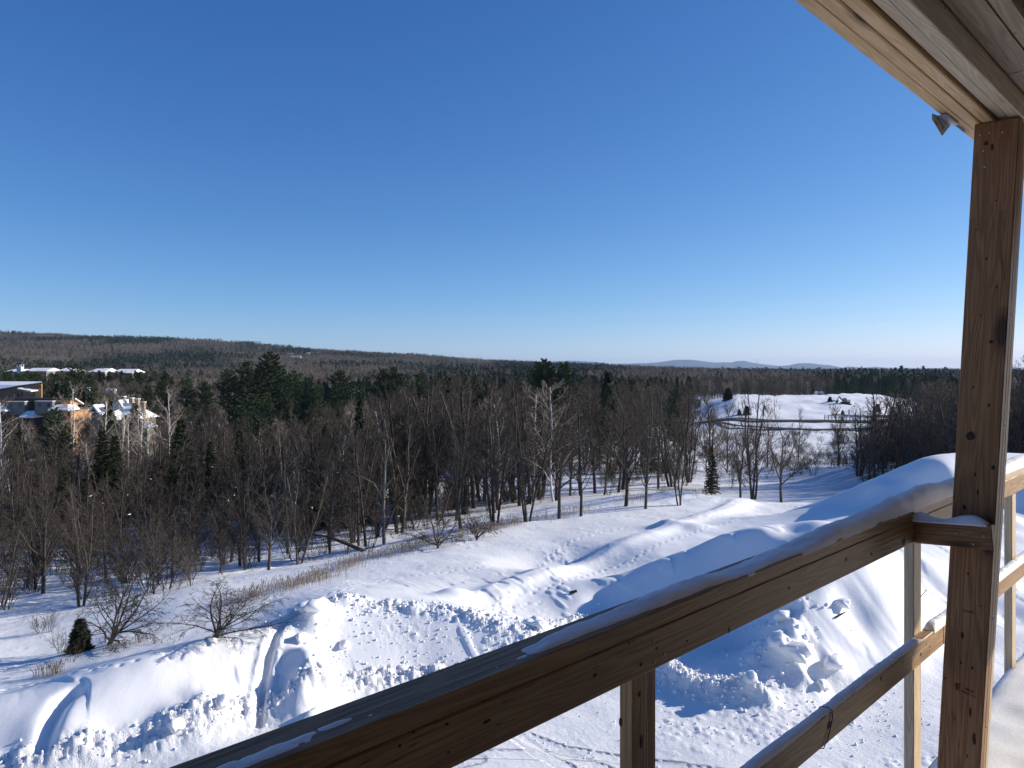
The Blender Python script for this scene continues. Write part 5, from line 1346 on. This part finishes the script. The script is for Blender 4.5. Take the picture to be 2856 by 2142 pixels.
# --- shed roofed hall behind it
B2 = empty('hall', (0, Yb+22, 0)); tag(B2, 'brown hall with curved snowy shed roof behind the long building', 'building'); mp2 = (Yb+22)/F
def hX(u): return (u-CU)*mp2
def hZ(v): return CAMZ-(v-CV)*mp2
pm('roof', B2, M_roofsnow, [(hX(-170),0,hZ(1106)),(hX(0),0,hZ(1084)),(hX(30),0,hZ(1079)),(hX(60),0,hZ(1073.5)),(hX(118),0,hZ(1066)),((116-CU)*(Yb+38)/F,16,CAMZ-(1064-CV)*(Yb+38)/F),((0-CU)*(Yb+44)/F,22,CAMZ-(1063.5-CV)*(Yb+44)/F),((-170-CU)*(Yb+44)/F,22,CAMZ-(1072-CV)*(Yb+44)/F)], [(0,1,2,3,4,5,6,7)], .25)
pm('fascia', B2, M_dkmetal, [(hX(-170),-.1,hZ(1107)),(hX(0),-.1,hZ(1085)),(hX(30),-.1,hZ(1080)),(hX(60),-.1,hZ(1074.5)),(hX(120),-.1,hZ(1067)),(hX(120),-.1,hZ(1069.5)),(hX(60),-.1,hZ(1077.5)),(hX(30),-.1,hZ(1083)),(hX(0),-.1,hZ(1088)),(hX(-170),-.1,hZ(1110))], [(0,9,8,7,6,5,4,3,2,1)], .3)
pm('wall', B2, M_brownw, [(hX(-160),.3,hZ(1109)),(hX(0),.3,hZ(1087)),(hX(60),.3,hZ(1078)),(hX(60),.3,gzb-1),(hX(-160),.3,gzb-1)], [(0,4,3,2,1)], .3)
pm('wall', B2, M_ochre, [(hX(60.3),.6,hZ(1077)),(hX(112),.6,hZ(1069.5)),(hX(112),.6,gzb-1),(hX(60.3),.6,gzb-1)], [(0,3,2,1)], .3)
pm('porch_roof', B2, M_roofsnow, [(hX(62),.5,hZ(1080)),(hX(104),-2.5,hZ(1089)),(hX(104),.5,hZ(1087)),(hX(66),-2.5,hZ(1081.5))], [(0,3,1,2)], .3)
for (u0, u1, v0, v1) in ((62, 92, 1094, 1108), (34, 48, 1098, 1109), (76, 112, 1075, 1083)):
    wn = bx('window', B2, M_glass, hX(u0), hX(u1), -.06 if u0 < 60 else .28, .29 if u0 < 60 else .59, hZ(v1), hZ(v0)); bx('frame', wn, M_white, hX((u0+u1)/2-.4), hX((u0+u1)/2+.4), -.1, -.061, hZ(v1), hZ(v0)) if u0 < 60 else None
# --- stone house with steep snowy roofs
Yh_ = 160.0; mh = Yh_/F
def sX(u): return (u-CU)*mh
def sZ(v): return CAMZ-(v-CV)*mh
B3 = empty('house', (0, Yh_-4, 0)); tag(B3, 'stone house with steep snow covered gables and several chimneys', 'building'); gh = g1(sX(350), Yh_)
bx('wall', B3, M_stone, sX(305), sX(404), .5, 9, gh-1, sZ(1165)); bx('wall', B3, M_stone, sX(270), sX(304.8), 2, 9, gh-1, sZ(1150))
def gable(name, uL, uR, uT, vE, vT, y0, y1, front=True):
    a_, b_, c_ = (sX(uL), sZ(vE)), (sX(uT), sZ(vT)), (sX(uR), sZ(vE))
    pm('roof', B3, M_roofsnow, [(a_[0],y0,a_[1]),(b_[0],y0,b_[1]),(c_[0],y0,c_[1]),(a_[0],y1,a_[1]),(b_[0],y1,b_[1]),(c_[0],y1,c_[1])], [(0,1,4,3),(1,2,5,4)], .35)
    if front: pm('gable_wall', B3, M_cream, [(a_[0]+.4,y0+.5,a_[1]),(b_[0],y0+.5,b_[1]-.5),(c_[0]-.4,y0+.5,c_[1])], [(0,2,1)], .2)
pm('roof', B3, M_roofsnow, [(sX(303),-.2,sZ(1166)),(sX(408),-.2,sZ(1166)),(sX(366),5,sZ(1124)),(sX(318),5,sZ(1126)),(sX(303),10,sZ(1166)),(sX(408),10,sZ(1166))], [(0,1,2,3),(1,5,2),(0,3,4),(3,2,5,4)], 0)
gable('g', 330, 366, 348, 1166, 1141, -1.6, 4); gable('g', 318, 352, 337, 1140, 1115, 3, 9); gable('g', 266, 296, 281, 1146, 1127, 1, 8)
pm('roof', B3, M_roofsnow, [(sX(296),1,sZ(1152)),(sX(306),1,sZ(1152)),(sX(306),6,sZ(1126)),(sX(290),6,sZ(1126))], [(0,1,2,3)], .3)
pm('roof', B3, M_roofsnow, [(sX(414),1,sZ(1190)),(sX(431),1,sZ(1190)),(sX(424),3.5,sZ(1176)),(sX(415),3.5,sZ(1173)),(sX(431),6,sZ(1190)),(sX(414),6,sZ(1190))], [(0,1,2,3),(1,4,2),(2,4,5,3)], 0)
bx('wall', B3, M_stone, sX(415), sX(430), 1.4, 5.6, gh-1, sZ(1190.5))
for (uc, v0, v1, w2, yy_) in ((329, 1108, 1125, 3.4, 6), (356, 1112, 1130, 5, 5.2), (377, 1114, 1140, 5, 4.5), (404, 1122, 1165, 4, 3)):
    ch_ = bx('chimney', B3, M_brick, sX(uc-w2), sX(uc+w2), yy_, yy_+.9, sZ(v1+8), sZ(v0)); bx('snow_cap', ch_, M_roofsnow, sX(uc-w2-1), sX(uc+w2+1), yy_-.1, yy_+1, sZ(v0)+.01, sZ(v0-2.2))
for (u0, u1, v0, v1) in ((342, 354, 1153, 1162), (312, 322, 1172, 1184), (338, 350, 1174, 1188), (370, 382, 1172, 1186), (277, 286, 1140, 1146)):
    wn = bx('window', B3, M_glass, sX(u0), sX(u1), .36 if v0 > 1170 else -1.2 if v0 > 1150 else 1.3, .49 if v0 > 1170 else -1.08 if v0 > 1150 else 1.48, sZ(v1), sZ(v0)); bx('sill', wn, M_white, sX(u0-1), sX(u1+1), (.3 if v0 > 1170 else -1.25 if v0 > 1150 else 1.25), (.36 if v0 > 1170 else -1.2 if v0 > 1150 else 1.3), sZ(v1+1), sZ(v1))
# --- far institution: long snowy roofs and a tower
Yi = 470.0; mi = Yi/F
def iX(u): return (u-CU)*mi
def iZ(v): return CAMZ-(v-CV)*mi
gi_ = -9
def wing(name, label, u0, u1, vT, vE, dy=0, wins=True, mat=None, cat='building'):
    e = empty(name, (0, Yi+dy-7, 0)); tag(e, label, cat)
    pm('roof', e, M_roofsnow, [(iX(u0),-.5,iZ(vE)),(iX(u1),-.5,iZ(vE)),(iX(u1)-1,9,iZ(vT)),(iX(u0)+1,9,iZ(vT)),(iX(u0),18,iZ(vE)),(iX(u1),18,iZ(vE))], [(0,1,2,3),(3,2,5,4),(1,5,2),(0,3,4)], 0)
    bx('wall', e, mat or M_cream, iX(u0)+.3, iX(u1)-.3, 0, 17.5, gi_-3, iZ(vE)-.02)
    if wins:
        n_ = max(2, int((iX(u1)-iX(u0))/4.2))
        for k_ in range(n_):
            xx_ = iX(u0)+1.6+k_*(iX(u1)-iX(u0)-3.2)/max(1, n_-1)
            for zz_ in (iZ(vE)-2.4, iZ(vE)-5.6):
                bx('window', e, M_glass, xx_-.6, xx_+.6, -.08, -.005, zz_, zz_+1.5)
    return e
wing('long_building', 'far white roofed wing left of the small tower', 20, 64, 1029, 1036, 4, False)
wing('long_building', 'far long white roof right of the small tower', 84, 150, 1026, 1035, 0)
wing('long_building', 'far white roofed block between dark pines', 148, 188, 1026, 1035, 10)
wing('long_building', 'far broad snowy roof behind the bare trees left of the pale block', 262, 303, 1028, 1037, 0)
wing('long_building', 'far snowy roofed wing with dormers, right end of the long roofs', 326, 386, 1029, 1040, 0)
wing('long_building', 'far pale block standing forward between two snowy roofs', 303, 330, 1027, 1037, -8)
tw = empty('bell_tower', (iX(74), Yi-6, 0)); tag(tw, 'small white tower with dark pyramid roof among far snowy roofs', 'tower')
bx('wall', tw, M_white, -1.4, 1.4, -1.4, 1.4, gi_-3, iZ(1023))
for (a_, b_) in ((-1.2, -1.2), (1.2, -1.2), (-1.2, 1.2), (1.2, 1.2)): bx('column', tw, M_white, a_-.2, a_+.2, b_-.2, b_+.2, iZ(1023)+.01, iZ(1017.3))
bx('cornice', tw, M_white, -1.6, 1.6, -1.6, 1.6, iZ(1017.3)+.005, iZ(1016.5))
pm('roof', tw, M_dkmetal, [(-1.9,-1.9,iZ(1016.5)+.01),(1.9,-1.9,iZ(1016.5)+.01),(1.9,1.9,iZ(1016.5)+.01),(-1.9,1.9,iZ(1016.5)+.01),(0,0,iZ(1009))], [(0,1,4),(1,2,4),(2,3,4),(3,0,4),(0,3,2,1)])
# --- small houses scattered far away: white roofs poking out of the forest
def cottage(u, v, Yd, wpx, label, hpx=None):
    m_ = Yd/F; x = (u-CU)*m_; zt = CAMZ-(v-CV)*m_; w2 = wpx*m_/2; h = (hpx or wpx*.28)*m_
    e = empty('cottage', (x, Yd, zt-h*2.2)); tag(e, label, 'house'); hh = h*2.2
    pm('roof', e, M_roofsnow, [(-w2,-w2*.5,hh-h),(w2,-w2*.5,hh-h),(w2*.94,0,hh),(-w2*.94,0,hh),(-w2,w2*.5,hh-h),(w2,w2*.5,hh-h)], [(0,1,2,3),(3,2,5,4),(1,5,2),(0,3,4)])
    bx('wall', e, M_cream, -w2*.92, w2*.92, -w2*.44, w2*.44, -12, hh-h-.02)
    bx('window', e, M_glass, -w2*.4, -w2*.15, -w2*.44-.1, -w2*.44-.01, hh-h*2, hh-h*1.3); bx('window', e, M_glass, w2*.15, w2*.4, -w2*.44-.1, -w2*.44-.01, hh-h*2, hh-h*1.3)
COT = [(165,963,2200,10,'tiny white roof high on the far ridge, leftmost of a pair'),(184,966,2180,10,'tiny white roof high on the far ridge, right one of a pair'),(204,966,2180,9,'small snowy roof just right of the roof pair on the ridge'),(250,972,2150,10,'small roof on the ridge above the bell tower slope'),(137,989,1900,12,'small roof in the pale clearing of the ridge, left one'),
 (160,996,1850,18,'wide snowy roof in the pale clearing of the ridge'),(170,993,1860,8,'little roof behind the wide clearing roof'),(18,984,1900,10,'lone roof near the left edge of the ridge'),(204,983,1950,8,'lone roof below the ridge roof pair'),(445,974,2100,24,'long snowy roof on the ridge left of centre'),(313,966,2200,8,'tiny roof in dark forest on the ridge'),
 (825,992,1500,30,'broad white roofed building on the hillside above the tall pines'),(826,1005,1400,30,'big white building below the broad roof on the hillside'),(810,985,1600,12,'small roof above the broad hillside roof'),(860,983,1650,10,'small roof right of the broad hillside roof'),
 (597,1055,620,18,'white roof patch among the mid distance pines'),(395,1065,430,24,'white roof low behind the layered pine'),(310,1082,330,26,'snowy roof low in the bare trees left of the house'),(235,1080,330,36,'snow dusted roofs in the trees below the far institution'),(405,1038,800,14,'pale roof row at the foot of the dark ridge forest'),(420,1042,760,12,'second pale roof at the foot of the ridge forest'),
 (1015,1095,330,40,'grey snow roofed house seen through the pale birches'),(1045,1090,345,34,'second snow roofed house behind the pale birches'),(1090,1092,340,30,'third snow roofed house right of the birches'),(1205,1100,310,18,'snowy roof in the brown wood near the centre'),
 (1432,1031,1100,10,'tiny white roof in the dark far treeline'),(1646,1037,1000,10,'roof left of the village roof row'),(1695,1044,900,14,'snowy village roof, left of the row'),(1722,1044,900,16,'snowy village roof with white gable in the row'),(1770,1040,950,14,'village roof behind the tall twiggy tree'),(1805,1042,940,12,'village roof right of the twiggy tree'),(1822,1040,960,10,'small village roof paired with its neighbour'),(1845,1045,900,16,'brightest village roof right of the row'),
 (1903,1050,850,10,'lone roof right of the village'),(1935,1049,860,10,'lone roof further right of the village'),(1948,1054,800,14,'flat snowy roof right of the lone roofs'),(2215,1048,850,12,'roof pair in front of the right forest, left one'),(2228,1051,830,12,'roof pair in front of the right forest, right one'),(2304,1051,830,9,'roof just left of the dark conifer stand'),
 (1810,1112,330,26,'snow covered roof behind bare trees left of the snowfield'),(1945,1108,340,20,'snowy roof by the green hedge left of the snowfield'),(2284,1091,440,24,'grey roofed shed at the back of the snowfield')]
for (u, v, Yd, w_, lab) in COT: cottage(u, v, Yd, w_, lab)
# --- snowfield: trailer, digger, posts and road
x, y = hit(2330, 1126)
tr_ = empty('travel_trailer', (x, y, gz(x, y))); tag(tr_, 'white travel trailer parked beside the round dark pine', 'trailer'); k_ = y/F
L_ = 17*k_; H_ = 10*k_
bm = bmesh.new(); add_box(bm, -L_/2, L_/2, -1.1, 1.1, .5, H_); bmesh.ops.bevel(bm, geom=bm.edges[:], offset=.18, segments=2, affect='EDGES'); me = bpy.data.meshes.new('body'); bm.to_mesh(me); bm.free(); me.materials.append(M_white); bdy = obj('body', me, tr_)
bx('window', tr_, M_glass, -L_*.40, -L_*.22, -1.14, -1.09, H_*.5, H_*.75); bx('window', tr_, M_glass, L_*.15, L_*.32, -1.14, -1.09, H_*.5, H_*.75); bx('door', tr_, M_cream, -L_*.1, L_*.05, -1.13, -1.09, .55, H_*.85)
def wheel(parent, x_, y_, z_, r, w_=.25):
    bm = bmesh.new(); bmesh.ops.create_cone(bm, cap_ends=True, segments=14, radius1=r, radius2=r, depth=w_, matrix=Matrix.Translation((x_, y_, z_)) @ Matrix.Rotation(R(90), 4, 'X')); me = bpy.data.meshes.new('wheel'); bm.to_mesh(me); bm.free(); me.materials.append(M_black); return obj('wheel', me, parent)
wheel(tr_, -.4, -1.0, .35, .38); wheel(tr_, .5, -1.0, .35, .38)
x, y = hit(2348, 1128)
dg_ = empty('excavator', (x, y-3, gz(x, y-3))); tag(dg_, 'small snow dusted excavator on dark tracks beside the white trailer', 'excavator')
bx('track', dg_, M_black, -1.9, 1.9, -1.3, -.8, 0, .75); bx('track', dg_, M_black, -1.9, 1.9, .8, 1.3, 0, .75); bx('chassis', dg_, M_dkmetal, -1.4, 1.4, -1.15, 1.15, .8, 1.5)
bx('cab', dg_, M_greyw, -1.0, .1, -1.1, 0, 1.51, 2.9); bx('engine_cover', dg_, M_white, .15, 1.5, -1.1, 1.1, 1.51, 2.3)
pm('boom', dg_, M_dkmetal, [(-.9,.2,1.6),(-2.4,.2,3.4),(-2.1,.2,3.6),(-.5,.2,1.9),(-.9,.55,1.6),(-2.4,.55,3.4),(-2.1,.55,3.6),(-.5,.55,1.9)], [(0,1,2,3),(4,7,6,5),(0,4,5,1),(1,5,6,2),(2,6,7,3)])
pm('arm', dg_, M_dkmetal, [(-2.4,.22,3.4),(-3.3,.22,1.6),(-3.0,.22,1.6),(-2.1,.22,3.6),(-2.4,.53,3.4),(-3.3,.53,1.6),(-3.0,.53,1.6),(-2.1,.53,3.6)], [(0,1,2,3),(4,7,6,5),(0,4,5,1),(1,5,6,2),(2,6,7,3)])
bx('bucket', dg_, M_black, -3.5, -2.8, .05, .75, 1.0, 1.58)
def ribbon(name, label, pts, wid, mat, lift=.03, kind='structure'):
    P = np.array([hit(*p) for p in pts]); s = np.r_[0, np.cumsum(np.hypot(*np.diff(P, axis=0).T))]; n = 90; q = np.linspace(0, s[-1], n)
    xs = np.interp(q, s, P[:, 0]); ys = np.interp(q, s, P[:, 1]); tx = np.gradient(xs); ty = np.gradient(ys); l = np.hypot(tx, ty); nx_ = -ty/l; ny_ = tx/l
    V = []
    for o_ in np.linspace(-wid/2, wid/2, 5):
        X_ = xs+nx_*o_; Y_ = ys+ny_*o_; V.append(np.stack([X_, Y_, ground(X_, Y_)+.35+lift], 1))
    V = np.stack(V, 1); return tag(obj(name, npmesh(name, V, Fq=grid_faces(n, 5), mat=mat, smooth=True)), label, kind=kind)
ribbon('road', 'dark ploughed road crossing in front of the snowfield', [(1700,1188),(1950,1182),(2150,1176),(2300,1176),(2450,1178),(2640,1180)], 3.2, M_asph)
ribbon('road', 'curved side road dropping towards the bare trees', [(1760,1182),(1900,1184),(2050,1190),(2150,1196),(2270,1201),(2400,1199),(2640,1197)], 2.4, M_asph)
ribbon('road', 'short entrance road joining the main road', [(2318,1158),(2380,1162),(2440,1165),(2560,1169)], 3, M_asph)
fe = empty('fence', (0, 0, 0)); P0 = hit(2300, 1173); P1 = hit(2440, 1172); fe.location = (P0[0], P0[1], gz(*P0)); tag(fe, 'low white post and rail fence beside the far road', 'fence')
dx, dy = P1[0]-P0[0], P1[1]-P0[1]; LN = math.hypot(dx, dy); fe.rotation_euler = (0, 0, math.atan2(dy, dx)); npst = 15
pmsh = box_mesh('fence_post', .22, .22, 1.9, 0, M_white)
for i in range(npst):
    o = obj('fence_post', pmsh, fe); o.location = (LN*i/(npst-1), 0, .95)
for z_ in (.9, 1.5): 
    o = bx('fence_rail', fe, M_white, 0, LN, -.06, .06, z_-.09, z_+.09)
x, y = hit(2368, 1163); e = tag(bx('sign_post', None, M_white, -.25, .25, -.1, .1, 0, 2.6), 'single white marker post by the far road', 'post'); e.location = (x, y, gz(x, y))
# radio mast on the horizon
mst = tag(bx('radio_mast', None, M_greyw, -1.3, 1.3, -1.3, 1.3, 0, 200), 'thin radio mast on the far horizon', 'mast'); mst.location = at(2112, 9000, z=-60)

# ---- lumps of snow standing out on the banks
M_lump = M_snow2
def lump_mesh(seed, sub=3):
    bm = bmesh.new(); bmesh.ops.create_icosphere(bm, subdivisions=sub, radius=1); rg = np.random.default_rng(seed)
    co = np.array([v.co[:] for v in bm.verts]); a_ = fbm(co[:, 0]*1.5+seed, co[:, 1]*1.5+co[:, 2]*1.1, seed, 4)+.6*fbm(co[:, 2]*1.7, co[:, 0]*1.2+seed, seed+5, 3)
    # chop a few flat faces
    for v, c, f in zip(bm.verts, co, a_): v.co = Vector(c)*(1+.75*f)
    for k in range(5):
        n_ = Vector(rg.normal(0, 1, 3)).normalized(); d_ = rg.uniform(.55, .8)
        for v in bm.verts:
            s_ = v.co.dot(n_)-d_
            if s_ > 0: v.co -= n_*s_*.85
    me = bpy.data.meshes.new('snow_lump'); bm.to_mesh(me); bm.free(); me.materials.append(M_lump)
    for p in me.polygons: p.use_smooth = True
    return me
LM = [lump_mesh(s_) for s_ in range(5)]
LUMP = [(2205,1695,.42,'rounded snow block high on the spur of the big pile'),(2185,1745,.34,'snow block under the highest one on the spur'),(2178,1790,.26,'small stack of snow blocks on the spur'),(2170,1835,.40,'curled slab of snow on the lower pile'),(2215,1862,.52,'largest broken snow block at the foot of the spur'),(2235,1845,.30,'snow block leaning on the largest broken one'),
 (2325,1885,.38,'rounded snow lump right of the largest broken block'),(2290,1925,.30,'blue shaded snow lump at the pile foot'),(2095,1952,.26,'lone pointed snow lump on the ploughed lot'),(2345,1668,.30,'wind cut snow slab near the top of the bright dome'),(855,1720,.42,'chunky snow block left of the tumbled crest'),(880,1745,.36,'snow block at the head of the foot trench'),
 (842,1790,.34,'snow block beside the foot trench'),(960,1840-40,.22,'small cluster lump on the tumbled face'),(1500,1752,.28,'snow block at the right end of the tumbled crest'),(1478,1745,.22,'smaller block next to the crest end block'),(870,2055-40,.24,'small blue sided lump above the railing'),(490,2060,.30,'snow lump on the ploughed berm at lower left'),(620,2010,.26,'snow lump where the trench meets the berm')]
for i, (u, v, r_, lab) in enumerate(LUMP):
    x, y = hit(u, v); o = obj('snow_block', LM[i % 5]); o.location = (x, y, gz(x, y)+r_*.2); o.scale = (r_*1.15, r_, r_*.72); o.rotation_euler = (0, 0, i*1.3); tag(o, lab, 'snow block')
# crumbs of snow: uncountable rubble
CR = library('snow_crumb', [[lump_mesh(20+i, 1)] for i in range(4)])
pts, scl = [], []
def crumbs(P, n, wid, s0, s1):
    P = np.array(P); s = np.r_[0, np.cumsum(np.hypot(*np.diff(P, axis=0).T))]
    for k in range(n):
        q = random.uniform(0, s[-1]); x_ = np.interp(q, s, P[:, 0])+random.gauss(0, wid); y_ = np.interp(q, s, P[:, 1])+random.gauss(0, wid); r_ = s0+(s1-s0)*random.random()**3
        pts.append((x_, y_, gz(x_, y_)+r_*.25)); scl.append((r_, r_*random.uniform(.7, 1.1), r_*random.uniform(.6, .9)))
crumbs(BERM, 420, .3, .015, .08); crumbs(CREST, 700, .45, .02, .10); crumbs(HEAP, 900, .42, .015, .10); crumbs(SPUR, 200, .7, .03, .12)
crumbs([hit(u, v) for u, v in ((900,1720),(1000,1800),(1150,1790),(1300,1790),(1450,1800))], 600, 1.2, .012, .07)
crumbs([hit(u, v) for u, v in ((1950,1990),(2100,2010),(2300,1990),(2450,2010),(2600,1980))], 420, 1.3, .01, .055)
crumbs([hit(u, v) for u, v in ((1250,2100),(1600,2030),(2000,2060),(2500,2090))], 380, 1.8, .01, .045)
n_ = len(pts); scatter('snow_rubble', CR, pts, rng.integers(0, 4, n_), rng.uniform(0, 6.28, (n_, 3)), scl, 'crumbled lumps of ploughed snow along the banks and lot')
pts, scl = [], []
inw = [q for q in ind if q[2] < 1500]
for k in range(110):
    q = random.choice(inw); a_ = random.random()*6.28; r_ = random.uniform(.3, 1.8); x_ = q[0]+math.cos(a_)*r_; y_ = q[1]+math.sin(a_)*r_; pts.append((x_, y_, gz(x_, y_)+random.uniform(.8, 6.5))); w_ = random.uniform(.03, .08)
    scl.append((w_*random.uniform(1, 3.2), w_, w_*.7))
n_ = len(pts); scatter('snow_clumps', CR, pts, rng.integers(0, 4, n_), np.column_stack([np.zeros(n_), rng.uniform(-.3, .3, n_), rng.uniform(0, 6.28, n_)]), scl, 'small clumps of snow caught on branches in the left wood')
# fallen snowy log by the grass strip
x, y = hit(985, 1545); lg = tube('fallen_log', [(x-4.2, y+.6, gz(x-4.2, y)+2.0), (x-2, y+.3, gz(x, y)+1.15), (x-.6, y, gz(x, y)+.75), (x+.9, y-.1, gz(x, y)+.15)], [.05, .10, .14, .16], M_bark)
tag(lg, 'fallen trunk with snow along its top beside the grass strip', 'log'); 
x, y = hit(2343, 1722); st = tube('wood_scrap', [(x-.3, y, gz(x, y)), (x, y, gz(x, y)+.18), (x+.25, y+.1, gz(x, y)+.25)], [.05, .04, .02], M_dead); tag(st, 'small grey scrap of wood sticking out of the bright dome', 'scrap')
x, y = hit(2575, 1680); st = tube('stick', [(x-.25, y, gz(x, y)), (x+.2, y+.1, gz(x, y)+.45)], [.02, .015], M_bark); tag(st, 'thin stick poking from the snow left of the post', 'stick')
x, y = hit(1597, 1655); st = tube('scrap', [(x-.15, y, gz(x, y)+.02), (x+.2, y, gz(x, y)+.1)], [.07, .07], M_bark); st.name = 'dark_scrap'; tag(st, 'dark scrap at the edge of the big blue shadow', 'scrap')

# ================================================================= AIR
hz = box_mesh('haze', 52000, 27000, 420, 0)
m = bpy.data.materials.new('haze'); m.use_nodes = True; t = m.node_tree; t.nodes.remove(t.nodes['Principled BSDF'])
pv = t.nodes.new('ShaderNodeVolumePrincipled'); pv.inputs['Color'].default_value = (.50, .70, 1, 1); pv.inputs['Density'].default_value = HAZE; pv.inputs['Anisotropy'].default_value = .2
t.links.new(pv.outputs[0], t.nodes['Material Output'].inputs['Volume']); hz.materials.append(m)
ho = obj('haze', hz, loc=(0, 12500, 420/2-64)); tag(ho, 'thin blue winter haze over the valley', kind='stuff')
